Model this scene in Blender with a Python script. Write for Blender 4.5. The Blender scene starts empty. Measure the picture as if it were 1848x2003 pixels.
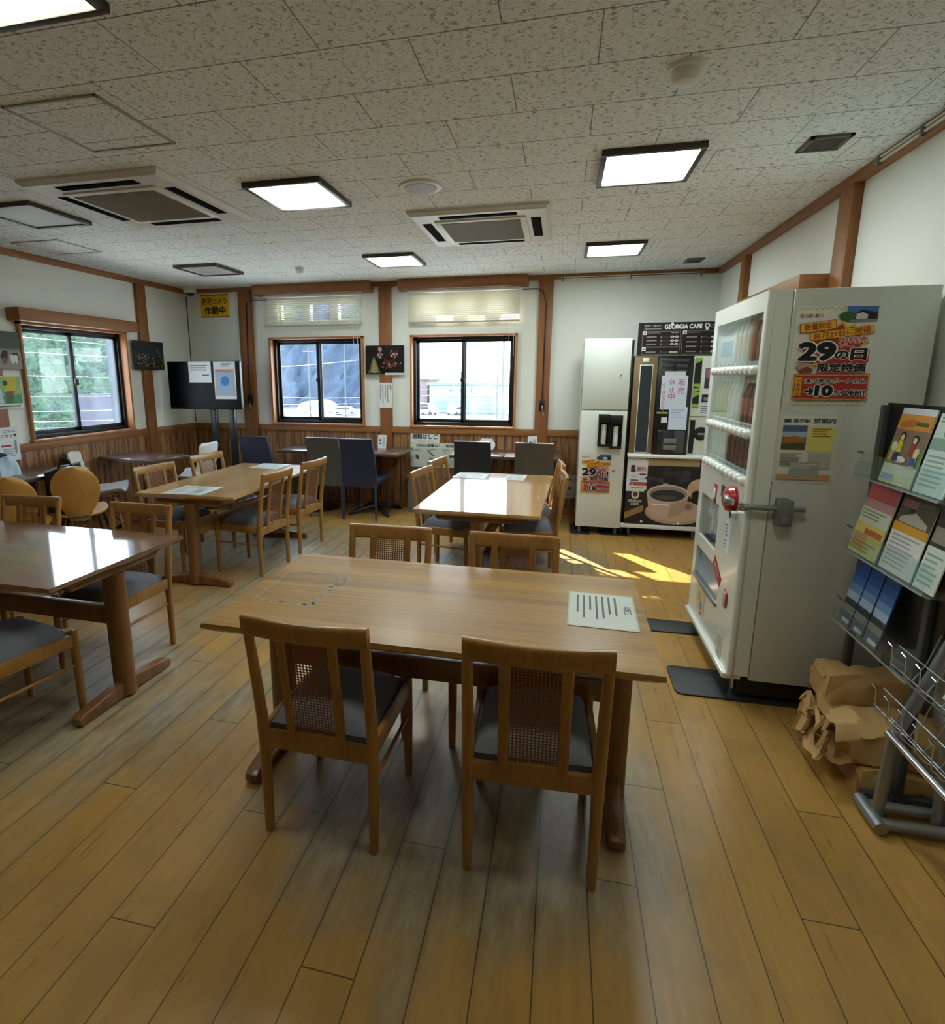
import bpy, bmesh, math, random
from mathutils import Vector, Matrix
random.seed(7)
R = math.radians
SC = bpy.context.scene
COL = SC.collection

# ------------------------------------------------------------------ camera, sky, sun, exposure
cam = bpy.data.cameras.new('camera')
cam.sensor_fit = 'HORIZONTAL'; cam.sensor_width = 36.0
cam.lens = 36.0 * 1100.6 / 1848.0
cam.shift_x = (924 - 830.57) / 1848.0
cam.shift_y = (954.16 - 1001.5) / 1848.0
cam.clip_start = 0.05; cam.clip_end = 2000
co = bpy.data.objects.new('camera', cam); COL.objects.link(co)
yaw, pitch, roll = 0.2356, 0.194, -0.0006
fw = Vector((-math.sin(yaw) * math.cos(pitch), math.cos(yaw) * math.cos(pitch), -math.sin(pitch)))
rt = Vector((math.cos(yaw), math.sin(yaw), 0)); up = rt.cross(fw)
r2 = math.cos(roll) * rt + math.sin(roll) * up; u2 = -math.sin(roll) * rt + math.cos(roll) * up
co.matrix_world = Matrix(((r2.x, u2.x, -fw.x, 0), (r2.y, u2.y, -fw.y, 0), (r2.z, u2.z, -fw.z, 1.529), (0, 0, 0, 1)))
SC.camera = co
SC.view_settings.view_transform = 'Standard'; SC.view_settings.look = 'None'
SC.view_settings.exposure = 1.36; SC.view_settings.gamma = 1.0
try: SC.view_settings.use_curve_mapping = False
except Exception: pass
SC.cycles.use_denoising = True; SC.cycles.use_adaptive_sampling = True; SC.cycles.adaptive_threshold = .015
SC.cycles.max_bounces = 12; SC.cycles.diffuse_bounces = 8; SC.cycles.glossy_bounces = 4
SC.cycles.transparent_max_bounces = 16
SC.cycles.sample_clamp_indirect = 12.0
SC.cycles.caustics_reflective = True; SC.cycles.blur_glossy = 1.0; SC.cycles.caustics_refractive = False

SKY_STRENGTH = 4.2
SUN_STRENGTH = 13.0
PANEL_STRENGTH = 13.5
world = bpy.data.worlds.new('hazy_sky'); SC.world = world; world.use_nodes = True
wn = world.node_tree; wn.nodes.clear()
wo = wn.nodes.new('ShaderNodeOutputWorld'); wb = wn.nodes.new('ShaderNodeBackground')
wt = wn.nodes.new('ShaderNodeTexCoord'); ws = wn.nodes.new('ShaderNodeSeparateXYZ'); wr = wn.nodes.new('ShaderNodeValToRGB')
wn.links.new(wt.outputs['Generated'], ws.inputs[0]); wn.links.new(ws.outputs['Z'], wr.inputs[0])
wr.color_ramp.elements[0].position = 0.0; wr.color_ramp.elements[0].color = (0.93, 0.98, 1.0, 1)
wr.color_ramp.elements[1].position = 0.7; wr.color_ramp.elements[1].color = (0.50, 0.70, 1.0, 1)
wn.links.new(wr.outputs[0], wb.inputs[0]); wb.inputs[1].default_value = SKY_STRENGTH
wn.links.new(wb.outputs[0], wo.inputs[0])

sun = bpy.data.lights.new('sun', 'SUN'); sun.energy = SUN_STRENGTH; sun.color = (1.0, 0.90, 0.74); sun.angle = R(0.53)
so = bpy.data.objects.new('sun', sun); COL.objects.link(so)
so.rotation_euler = Vector((.95, -1.10, -1.0)).to_track_quat('-Z', 'Y').to_euler()
so.location = (-20, 30, 20)

# ------------------------------------------------------------------ materials
def lin(h):
    h = h.lstrip('#'); c = [int(h[i:i + 2], 16) / 255 for i in (0, 2, 4)]
    return tuple((x / 12.92 if x <= .04045 else ((x + .055) / 1.055) ** 2.4) for x in c) + (1.0,)
class NT:
    def __init__(s, mat):
        mat.use_nodes = True; s.t = mat.node_tree; s.t.nodes.clear()
        s.out = s.t.nodes.new('ShaderNodeOutputMaterial'); s.b = s.t.nodes.new('ShaderNodeBsdfPrincipled')
        s.t.links.new(s.b.outputs[0], s.out.inputs[0])
    def n(s, t): return s.t.nodes.new('ShaderNode' + t)
    def l(s, a, b): s.t.links.new(a, b)
    def put(s, v, sock):
        if isinstance(v, (int, float)): sock.default_value = v
        elif isinstance(v, tuple): sock.default_value = v
        else: s.l(v, sock)
    def m(s, op, a, b=0.0, c=None):
        k = s.n('Math'); k.operation = op; s.put(a, k.inputs[0]); s.put(b, k.inputs[1])
        if c is not None: s.put(c, k.inputs[2])
        return k.outputs[0]
    def mix(s, f, a, b):
        k = s.n('Mix'); k.data_type = 'RGBA'; s.put(f, k.inputs[0]); s.put(a, k.inputs[6]); s.put(b, k.inputs[7]); return k.outputs[2]
    def step(s, v, lo, hi):
        k = s.n('MapRange'); k.interpolation_type = 'SMOOTHSTEP'; s.put(v, k.inputs[0]); k.inputs[1].default_value = lo; k.inputs[2].default_value = hi; return k.outputs[0]
    def xyz(s, kind='Object'):
        c = s.n('TexCoord'); q = s.n('SeparateXYZ'); s.l(c.outputs[kind], q.inputs[0]); return q.outputs[0], q.outputs[1], q.outputs[2]
    def vec(s, x, y, z):
        k = s.n('CombineXYZ'); s.put(x, k.inputs[0]); s.put(y, k.inputs[1]); s.put(z, k.inputs[2]); return k.outputs[0]
    def noise(s, v, scale, detail=2.0, rough=.5):
        k = s.n('TexNoise'); s.l(v, k.inputs['Vector']); k.inputs['Scale'].default_value = scale; k.inputs['Detail'].default_value = detail; k.inputs['Roughness'].default_value = rough; return k.outputs[0]
    def white(s, v):
        k = s.n('TexWhiteNoise'); k.noise_dimensions = '3D'; s.l(v, k.inputs[0]); return k.outputs[0]
    def bump(s, h, strength, dist=.01):
        k = s.n('Bump'); k.inputs['Strength'].default_value = strength; k.inputs['Distance'].default_value = dist; s.l(h, k.inputs['Height']); s.l(k.outputs[0], s.b.inputs['Normal'])
    def set(s, **kw):
        for k, v in kw.items(): s.put(v, s.b.inputs[k.replace('_', ' ')])
MATS = {}
def simple(name, col, rough=.5, metal=0.0, spec=.5, var=.06, vscale=9.0, bump=0.0, bscale=120.0, coat=0.0, emit=0.0, alpha=None, transm=0.0):
    if name in MATS: return MATS[name]
    m = bpy.data.materials.new(name); t = NT(m); c = lin(col) if isinstance(col, str) else col
    x, y, z = t.xyz(); v = t.vec(x, y, z)
    if var > 0:
        n = t.noise(v, vscale, 3); d = tuple(a * (1 - 2 * var) for a in c[:3]) + (1,); e = tuple(min(1, a * (1 + 2 * var)) for a in c[:3]) + (1,)
        t.set(Base_Color=t.mix(n, d, e))
    else: t.set(Base_Color=c)
    t.set(Roughness=rough, Metallic=metal, Specular_IOR_Level=spec, Coat_Weight=coat, Transmission_Weight=transm)
    if coat: t.set(Coat_Roughness=.08)
    if bump > 0: t.bump(t.noise(v, bscale, 2), bump, .002)
    if emit > 0: t.set(Emission_Color=c, Emission_Strength=emit)
    MATS[name] = m; return m
def paper(h, rough=.55):
    return simple('paper_' + h.strip('#'), h, rough, var=0.0, spec=.3)
def wood(name, c1, c2, axis='z', fine=70.0, long=3.0, rough=.4, coat=0.0, coat_rough=.1, coat_ior=1.5, streak=.5, band=None, knots=False, bump=.04, spec=.5):
    m = bpy.data.materials.new(name); t = NT(m); x, y, z = t.xyz()
    s = dict(x=(long, fine, fine), y=(fine, long, fine), z=(fine, fine, long))[axis]
    mul = lambda a, k: t.m('MULTIPLY', a, k)
    v = t.vec(mul(x, s[0]), mul(y, s[1]), mul(z, s[2]))
    g = t.noise(v, 1.0, 4, .6); v2 = t.vec(x, y, z); big = t.noise(t.vec(mul(x, s[0] * .18), mul(y, s[1] * .18), mul(z, s[2] * .3)), 1.0, 2)
    f = t.m('ADD', t.m('MULTIPLY', t.step(g, .3, .7), streak), t.m('MULTIPLY', t.step(big, .3, .7), 1 - streak))
    if band:                                   # butcher-block staves or planks across the grain
        a, w = band; src = dict(x=x, y=y, z=z, xy=t.m('ADD', x, y))[a]; q = t.m('DIVIDE', src, w); i = t.m('FLOOR', q)
        rnd = t.white(t.vec(i, 3.3, 7.7)); f = t.m('ADD', t.m('MULTIPLY', f, .6), t.m('MULTIPLY', rnd, .4))
    col = t.mix(f, lin(c1), lin(c2))
    if knots:
        k = t.n('TexVoronoi'); k.feature = 'F1'; t.l(t.vec(mul(t.m('ADD', x, y), 7.0), 0.0, mul(z, 2.6)), k.inputs['Vector']); k.inputs['Scale'].default_value = 1.0
        kd = t.m('SUBTRACT', 1.0, t.step(k.outputs['Distance'], .05, .16)); col = t.mix(t.m('MULTIPLY', kd, .75), col, lin('#3a2010'))
        st = t.noise(t.vec(mul(t.m('ADD', x, y), 26.0), 0.0, mul(z, 2.2)), 1.0, 3); col = t.mix(t.m('MULTIPLY', t.step(st, .50, .60), .75), col, lin('#4a2a14'))
        fr = t.m('FRACT', q); ed = t.m('MAXIMUM', t.m('LESS_THAN', fr, .05), t.m('GREATER_THAN', fr, .96)); col = t.mix(t.m('MULTIPLY', ed, .8), col, lin('#2a170b'))
    t.set(Base_Color=col, Roughness=rough, Coat_Weight=coat, Coat_Roughness=coat_rough, Coat_IOR=coat_ior, Specular_IOR_Level=spec)
    if bump: t.bump(g, bump, .003)
    MATS[name] = m; return m

WHITE_WALL = simple('white_plaster', '#dfe0d8', .85, var=.015, vscale=3, bump=.12, bscale=180)
TRIM = wood('trim_wood', '#774722', '#925c2e', 'z', 60, 3, .5)
TRIMX = wood('trim_wood_long', '#7c4e26', '#9a6634', 'x', 60, 2, .5)
TRIMY = wood('trim_wood_deep', '#7c4e26', '#9a6634', 'y', 60, 2, .5)
CASING = wood('casing_wood', '#9a6238', '#b88050', 'z', 60, 3, .5)
WAINSCOT = wood('cedar_wainscot', '#6f4826', '#a87848', 'z', 55, 2.2, .55, band=('xy', .088), knots=True)
CHAIRW = wood('chair_oak', '#875c2a', '#a5773a', 'z', 80, 6, .38, coat=.35, coat_rough=.2)
TABLETOP = wood('varnished_tabletop', '#8c6228', '#b68c46', 'x', 90, 2.5, .45, coat=1.0, coat_rough=.14, coat_ior=1.6, band=('y', .052), streak=.55, bump=.03)
TABLETOPA = wood('satin_tabletop', '#6e4a1a', '#a87e34', 'x', 70, 2.0, .42, coat=.12, coat_rough=.2, coat_ior=1.5, band=('y', .041), streak=.6, bump=.05, spec=.32)
TABLETOPB = wood('varnished_tabletop_b', '#94662a', '#c09148', 'x', 90, 2.5, .45, coat=1.0, coat_rough=.06, coat_ior=1.9, band=('y', .052), streak=.55, bump=.015)
TABLETOPD = wood('varnished_tabletop_d', '#553821', '#78542f', 'x', 90, 2.5, .45, coat=1.0, coat_rough=.07, coat_ior=1.65, band=('y', .052), streak=.55, bump=.02)
TABLEW = wood('table_leg_oak', '#66421f', '#84592d', 'z', 70, 4, .4, coat=.4, coat_rough=.2)
PLY = wood('beech_plywood', '#c08a42', '#cf9c54', 'z', 50, 4, .4, coat=.3, coat_rough=.2)
BARTOP = wood('dark_bar_top', '#4a342c', '#5e463a', 'x', 60, 3, .32, coat=.7, coat_rough=.14, coat_ior=1.6)
CANE = simple('cane_webbing', '#7a4c26', .6, var=.12, vscale=200)
CUSHION = simple('blue_grey_fabric', '#6c6e76', .95, spec=.2, var=.05, vscale=400, bump=.3, bscale=900)
NAVY = simple('navy_vinyl', '#262b3e', .55, var=.05, vscale=20)
TAUPE = simple('taupe_vinyl', '#504c45', .55, var=.05, vscale=20)
BLACKM = simple('black_metal', '#17171a', .4, metal=.3, var=.02)
ALU = simple('dark_aluminium', '#202225', .42, metal=.4, var=.02)
CHROME = simple('chrome', '#c9ccd0', .18, metal=1.0, var=.02)
SILVER = simple('silver_paint', '#8f9294', .38, metal=.75, var=.04)
GREYM = simple('grey_metal', '#77797a', .45, metal=.4, var=.03)
WPLAST = simple('white_plastic', '#e2e2dc', .45, var=.015)
LPLAST = simple('light_grey_plastic', '#cfcfca', .5, var=.02)
FRAMEG = simple('lamp_frame_metal', '#4a443f', .35, metal=.5, var=.03)
WPAINT = simple('white_enamel', '#d4d8d0', .25, var=.012, vscale=2, coat=.5)
VPAINT = simple('white_machine_paint', '#c2c5be', .3, var=.012, vscale=2, coat=.4)
BLACKP = simple('black_plastic', '#0d0e10', .35, var=.0)
SCREEN = simple('dark_screen', '#050608', .28, var=.0, spec=.06)
RUBBER = simple('black_steel_plate', '#1d2126', .5, var=.05)
RED = simple('red_plastic', '#a81a1a', .3, var=.02, coat=.5)
SHELL = simple('ivory_shell', '#d8d6cc', .35, var=.015)
KRAFT = simple('kraft_paper', '#b8935f', .75, var=.09, vscale=6, bump=.5, bscale=14)
LEATHER = simple('black_leather', '#1a1a1c', .45, var=.05, bump=.3, bscale=60)
GRILLE = simple('taupe_grille', '#857e6a', .6, var=.04, vscale=60)
SLOT = simple('slot_black', '#0a0a0a', .9, var=0, spec=.03)

def lamp_mat(name, strength, col=(.88, 1, .97, 1)):
    m = bpy.data.materials.new(name); t = NT(m); t.set(Base_Color=lin('#e8e8e4'), Roughness=.4, Emission_Color=col, Emission_Strength=strength); MATS[name] = m; return m
LAMP_ON = lamp_mat('lit_diffuser', PANEL_STRENGTH); LAMP_LOW = lamp_mat('dim_diffuser', PANEL_STRENGTH * .5, (.93, 1, .85, 1))
LAMP_OFF = simple('unlit_diffuser', '#cfd4da', .22, var=.01, coat=.6)

def glass_mat(name, dirt=.05, tint=(.97, 1, 1, 1)):
    m = bpy.data.materials.new(name); t = NT(m); t.t.nodes.remove(t.b)
    tr = t.n('BsdfTransparent'); tr.inputs[0].default_value = tint
    gl = t.n('BsdfGlossy'); gl.inputs['Roughness'].default_value = .02
    ge = t.n('NewGeometry'); dt = t.n('VectorMath'); dt.operation = 'DOT_PRODUCT'; t.l(ge.outputs['Incoming'], dt.inputs[0]); t.l(ge.outputs['Normal'], dt.inputs[1])
    fres = t.m('ADD', .02, t.m('MULTIPLY', .98, t.m('POWER', t.m('SUBTRACT', 1.0, t.m('ABSOLUTE', dt.outputs['Value'])), 5.0)))
    tl = t.n('BsdfTranslucent'); tl.inputs[0].default_value = (.85, .93, 1, 1)
    a = t.n('MixShader'); t.l(fres, a.inputs[0]); t.l(tr.outputs[0], a.inputs[1]); t.l(gl.outputs[0], a.inputs[2])
    b = t.n('MixShader'); t.l(a.outputs[0], b.inputs[1]); t.l(tl.outputs[0], b.inputs[2])
    x, y, z = t.xyz(); n = t.noise(t.vec(t.m('MULTIPLY', t.m('ADD', x, y), 2.0), 0.0, t.m('MULTIPLY', z, .8)), 1.6, 4, .6)
    t.l(t.m('MULTIPLY', t.step(n, .2, .85), dirt * 2), b.inputs[0]); t.l(b.outputs[0], t.out.inputs[0]); MATS[name] = m; return m
GLASS = glass_mat('window_glass', .010); GLASSH = glass_mat('hazy_window_glass', .020); CASEGLASS = glass_mat('display_glass', .03)
ACRYL = glass_mat('clear_acrylic', .10)

# floor: planks, worn and faded where people sit
def floor_mat():
    m = bpy.data.materials.new('worn_plank_floor'); t = NT(m); x, y, z = t.xyz(); M_ = t.m
    q = M_('DIVIDE', M_('ADD', x, .156), .149); i = M_('FLOOR', q); fx = M_('FRACT', q)
    j = M_('DIVIDE', M_('SUBTRACT', y, M_('ADD', 1.107, M_('MULTIPLY', M_('SUBTRACT', i, 1.0), .4575))), 1.83); k = M_('FLOOR', j); fy = M_('FRACT', j)
    rnd = t.white(t.vec(i, k, 2.2)); rnd2 = t.white(t.vec(i, k, 9.1))
    g = t.noise(t.vec(M_('ADD', M_('MULTIPLY', x, 38), M_('MULTIPLY', rnd, 40)), M_('MULTIPLY', y, 2.6), 0.0), 1.0, 3, .55)
    base = t.mix(t.step(g, .15, .85), lin('#a27a3e'), lin('#b38a4a'))
    base = t.mix(M_('MULTIPLY', rnd, .4), base, lin('#8f6a36'))
    fine = t.noise(t.vec(M_('MULTIPLY', x, 26), M_('MULTIPLY', y, 6), 0.0), 1.0, 5, .7)
    grey = t.mix(t.step(fine, .3, .7), lin('#6d6250'), lin('#978a70'))
    w = None
    for bx, by, rx, ry in ((-.3, 1.72, .95, .75), (-2.5, 2.0, 1.5, 1.0), (-1.6, 3.7, 1.25, 1.4), (-.3, 4.4, 1.0, 1.2), (-2.6, 4.6, 1.6, 1.1), (-.4, 2.7, 1.0, .7)):
        d = M_('SQRT', M_('ADD', M_('POWER', M_('ABSOLUTE', M_('DIVIDE', M_('SUBTRACT', x, bx), rx)), 2.0), M_('POWER', M_('ABSOLUTE', M_('DIVIDE', M_('SUBTRACT', y, by), ry)), 2.0)))
        b = M_('SUBTRACT', 1.0, t.step(d, .25, 1.35)); w = b if w is None else M_('MAXIMUM', w, b)
    pn = t.noise(t.vec(M_('ADD', M_('MULTIPLY', x, 3.0), M_('MULTIPLY', rnd2, 3.0)), M_('MULTIPLY', y, 1.5), 0.0), 1.0, 4, .6)
    blot = t.noise(t.vec(M_('ADD', M_('MULTIPLY', x, 4.5), M_('MULTIPLY', rnd, 5.0)), M_('MULTIPLY', y, 3.2), 3.0), 1.0, 5, .65)
    base = t.mix(M_('MULTIPLY', t.step(blot, .46, .62), .4), base, lin('#86683e')); base = t.mix(M_('MULTIPLY', t.step(fine, .62, .74), .35), base, lin('#b99a62'))
    wear = t.step(M_('ADD', M_('ADD', M_('MULTIPLY', w, .64), M_('MULTIPLY', M_('SUBTRACT', pn, .5), 1.1)), M_('MULTIPLY', M_('SUBTRACT', fine, .5), .22)), .18, .62)
    col = t.mix(M_('MULTIPLY', wear, .85), base, grey)
    edge = M_('MINIMUM', fx, M_('SUBTRACT', 1.0, fx)); dirt = M_('SUBTRACT', 1.0, t.step(edge, .0, .16)); col = t.mix(M_('MULTIPLY', M_('MULTIPLY', dirt, wear), .35), col, lin('#4b4438'))
    gro = M_('LESS_THAN', edge, .012); gj = M_('LESS_THAN', M_('MINIMUM', fy, M_('SUBTRACT', 1.0, fy)), .0011); gr = M_('MAXIMUM', gro, gj)
    col = t.mix(M_('MULTIPLY', gr, .85), col, lin('#2b1c0d'))
    t.set(Base_Color=col, Roughness=M_('ADD', M_('ADD', .24, M_('MULTIPLY', wear, .12)), M_('MULTIPLY', g, .1)), Specular_IOR_Level=.6)
    t.bump(M_('SUBTRACT', M_('MULTIPLY', g, .12), M_('MULTIPLY', gr, 1.0)), .25, .004)
    return m
FLOOR = floor_mat()
def ceiling_mat():
    m = bpy.data.materials.new('rock_wool_ceiling'); t = NT(m); x, y, z = t.xyz(); M_ = t.m
    qy = M_('DIVIDE', M_('SUBTRACT', y, 1.967), .3047); r = M_('FLOOR', qy); fy = M_('FRACT', qy)
    off = M_('MULTIPLY', M_('SUBTRACT', 1.0, M_('FLOORED_MODULO', r, 2.0)), .5)
    fx = M_('FRACT', M_('ADD', M_('DIVIDE', M_('SUBTRACT', x, -1.4275), .5997), off))
    ex = M_('LESS_THAN', M_('MINIMUM', fx, M_('SUBTRACT', 1.0, fx)), .0035); ey = M_('LESS_THAN', M_('MINIMUM', fy, M_('SUBTRACT', 1.0, fy)), .009); seam = M_('MAXIMUM', ex, ey)
    wob = t.noise(t.vec(x, y, 0.0), 60, 2); a = t.noise(t.vec(M_('MULTIPLY', x, 34), M_('ADD', M_('MULTIPLY', y, 135), M_('MULTIPLY', wob, 7.0)), 0.0), 1.0, 1.0, .5)
    b = t.noise(t.vec(x, y, 0.0), 260, 2); c = t.noise(t.vec(M_('MULTIPLY', x, 75), M_('MULTIPLY', y, 230), 4.0), 1.0, 2)
    fis = M_('MAXIMUM', t.step(a, .575, .65), M_('MULTIPLY', t.step(c, .59, .68), .65))
    col = t.mix(t.step(b, .3, .7), lin('#e2e7e7'), lin('#eef2f2')); col = t.mix(M_('MULTIPLY', fis, .62), col, lin('#57503f')); col = t.mix(M_('MULTIPLY', seam, .75), col, lin('#4d4636'))
    t.set(Base_Color=col, Roughness=.95, Specular_IOR_Level=.1)
    t.bump(M_('SUBTRACT', M_('MULTIPLY', b, .2), M_('MAXIMUM', fis, seam)), .35, .003); return m
CEIL = ceiling_mat()

# ------------------------------------------------------------------ mesh building
def root_offset(p):
    while p is not None:
        if p.get('_wo'): return Vector(p['_wo'])
        p = p.parent
    return None
class MB:
    def __init__(s): s.bm = bmesh.new(); s.tr = None
    def _mi(s, fs, mi):
        for f in fs: f.material_index = mi
    def _grab(s, n0): s.bm.faces.ensure_lookup_table(); return s.bm.faces[n0:]
    def hexa(s, p, mi=0, bev=0.0, seg=2):
        n0 = len(s.bm.faces); v = [s.bm.verts.new(q) for q in p]
        fs = [s.bm.faces.new([v[i] for i in f]) for f in ((3, 2, 1, 0), (4, 5, 6, 7), (0, 1, 5, 4), (1, 2, 6, 5), (2, 3, 7, 6), (3, 0, 4, 7))]
        s._mi(fs, mi)
        if bev > 0:
            es = set(e for f in fs for e in f.edges)
            r = bmesh.ops.bevel(s.bm, geom=list(es), offset=bev, segments=seg, profile=.5, affect='EDGES', clamp_overlap=True); s._mi(r['faces'], mi)
        return s
    def box(s, x0, x1, y0, y1, z0, z1, mi=0, bev=0.0, seg=2):
        return s.hexa([(x0, y0, z0), (x1, y0, z0), (x1, y1, z0), (x0, y1, z0), (x0, y0, z1), (x1, y0, z1), (x1, y1, z1), (x0, y1, z1)], mi, bev, seg)
    def prism(s, pts, h0, h1, plane='xy', mi=0, bev=0.0):
        f3 = dict(xy=lambda a, b, h: (a, b, h), xz=lambda a, b, h: (a, h, b), yz=lambda a, b, h: (h, a, b))[plane]
        lo = [s.bm.verts.new(f3(a, b, h0)) for a, b in pts]; hi = [s.bm.verts.new(f3(a, b, h1)) for a, b in pts]; n = len(pts)
        fs = [s.bm.faces.new(lo[::-1]), s.bm.faces.new(hi)] + [s.bm.faces.new((lo[i], lo[(i + 1) % n], hi[(i + 1) % n], hi[i])) for i in range(n)]
        s._mi(fs, mi)
        if bev > 0:
            es = set(fs[0].edges) | set(fs[1].edges)
            r = bmesh.ops.bevel(s.bm, geom=list(es), offset=bev, segments=2, profile=.5, affect='EDGES', clamp_overlap=True); s._mi(r['faces'], mi)
        return s
    def tube(s, pts, r, n=10, mi=0, cap=True, closed=False, sq=1.0):
        pts = [Vector(p) for p in pts]; m = len(pts); rs = r if isinstance(r, (list, tuple)) else [r] * m; rings = []; u = None
        for i in range(m):
            a = pts[(i - 1) % m] if (closed or i > 0) else pts[i]; b = pts[(i + 1) % m] if (closed or i < m - 1) else pts[i]
            d = (b - a).normalized()
            if u is None: u = d.orthogonal().normalized() if abs(d.z) > .9 else Vector((0, 0, 1)).cross(d).normalized()
            if abs(d.z) > .9 and i == 0: u = (Vector((1, 0, 0)) - d * d.x).normalized()
            u = (u - d * u.dot(d)).normalized(); w = d.cross(u)
            rings.append([s.bm.verts.new(pts[i] + u * (math.cos(2 * math.pi * k / n) * rs[i]) + w * (math.sin(2 * math.pi * k / n) * rs[i] * sq)) for k in range(n)])
        fs = []
        for i in range(m if closed else m - 1):
            a, b = rings[i], rings[(i + 1) % m]
            for k in range(n): fs.append(s.bm.faces.new((a[k], a[(k + 1) % n], b[(k + 1) % n], b[k])))
        if cap and not closed: fs += [s.bm.faces.new(rings[0][::-1]), s.bm.faces.new(rings[-1])]
        s._mi(fs, mi); return s
    def cyl(s, p0, p1, r0, r1=None, n=20, mi=0): return s.tube([p0, p1], [r0, r0 if r1 is None else r1], n, mi)
    def lathe(s, prof, n=28, mi=0, c=(0, 0, 0)):
        rings = [[s.bm.verts.new((c[0] + r * math.cos(2 * math.pi * k / n), c[1] + r * math.sin(2 * math.pi * k / n), c[2] + z)) for k in range(n)] for r, z in prof]
        fs = [s.bm.faces.new((rings[i][k], rings[i][(k + 1) % n], rings[i + 1][(k + 1) % n], rings[i + 1][k])) for i in range(len(prof) - 1) for k in range(n)]
        fs += [s.bm.faces.new(rings[0][::-1]), s.bm.faces.new(rings[-1])]; s._mi(fs, mi); return s
    def grid(s, fn, nu, nv, mi=0, thick=0.0, off=None):
        def lay(d): return [[s.bm.verts.new(fn(i / nu, j / nv) if not d else tuple(Vector(fn(i / nu, j / nv)) + Vector(off(i / nu, j / nv)) * d)) for j in range(nv + 1)] for i in range(nu + 1)]
        a = lay(0); fs = [s.bm.faces.new((a[i][j], a[i + 1][j], a[i + 1][j + 1], a[i][j + 1])) for i in range(nu) for j in range(nv)]
        if thick:
            b = lay(thick); fs += [s.bm.faces.new((b[i][j + 1], b[i + 1][j + 1], b[i + 1][j], b[i][j])) for i in range(nu) for j in range(nv)]
            ring = [(i, 0) for i in range(nu)] + [(nu, j) for j in range(nv)] + [(i, nv) for i in range(nu, 0, -1)] + [(0, j) for j in range(nv, 0, -1)]
            for k in range(len(ring)):
                p, q = ring[k], ring[(k + 1) % len(ring)]; fs.append(s.bm.faces.new((a[q[0]][q[1]], a[p[0]][p[1]], b[p[0]][p[1]], b[q[0]][q[1]])))
        s._mi(fs, mi); return s
    def ico(s, c, r, sub=2, mi=0, jit=0.0, sc=(1, 1, 1)):
        v = bmesh.ops.create_icosphere(s.bm, subdivisions=sub, radius=1.0)['verts']; fs = set()
        for q in v:
            k = r * (1 + random.uniform(-jit, jit)); q.co = Vector((c[0] + q.co.x * k * sc[0], c[1] + q.co.y * k * sc[1], c[2] + q.co.z * k * sc[2]))
            fs.update(q.link_faces)
        s._mi(fs, mi); return s
    def build(s, name, mats, parent=None, loc=None, rot=0.0, smooth=True, angle=35, mw=None, raw=False):
        me = bpy.data.meshes.new(name)
        if parent is not None and not raw and root_offset(parent) is not None:
            o0 = root_offset(parent)
            for v in s.bm.verts: v.co -= o0
        bmesh.ops.recalc_face_normals(s.bm, faces=s.bm.faces[:]) if not getattr(s, 'flat', False) else None
        if smooth:
            for f in s.bm.faces: f.smooth = True
        s.bm.to_mesh(me); s.bm.free()
        for m in (mats if isinstance(mats, (list, tuple)) else [mats]): me.materials.append(m)
        if smooth: me.set_sharp_from_angle(angle=R(angle))
        o = bpy.data.objects.new(name, me); COL.objects.link(o)
        if parent is not None: o.parent = parent
        if loc is not None: o.location = loc
        if rot: o.rotation_euler = (0, 0, rot)
        if mw is not None: o.matrix_world = mw
        return o
def tag(o, label, cat, group=None):
    o['label'] = label; o['category'] = cat
    if group: o['group'] = group
    return o
def thing(name, label, cat, loc=(0, 0, 0), rot=0.0, group=None, world=False):
    o = bpy.data.objects.new(name, None); COL.objects.link(o); o.empty_display_size = .1
    o.location = loc; o.rotation_euler = (0, 0, rot)
    if world: o['_wo'] = tuple(loc)
    return tag(o, label, cat, group)
def struct(o): o['kind'] = 'structure'; return o
def sthing(name, loc=(0, 0, 0)):
    o = bpy.data.objects.new(name, None); COL.objects.link(o); o.location = loc; o['_wo'] = tuple(loc); o['kind'] = 'structure'; return o
def dup(root, loc, rot, label, group=None, name=None):
    def cp(o, par):
        c = o.copy(); COL.objects.link(c)
        if par: c.parent = par; c.matrix_parent_inverse = o.matrix_parent_inverse.copy()
        for ch in kids.get(o.name, []): cp(ch, c)
        return c
    kids = {}
    st = [root]
    while st:
        q = st.pop(); kids[q.name] = list(q.children); st += kids[q.name]
    r = cp(root, None); r.location = loc; r.rotation_euler = (0, 0, rot); r['label'] = label
    if group: r['group'] = group
    return r

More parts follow.
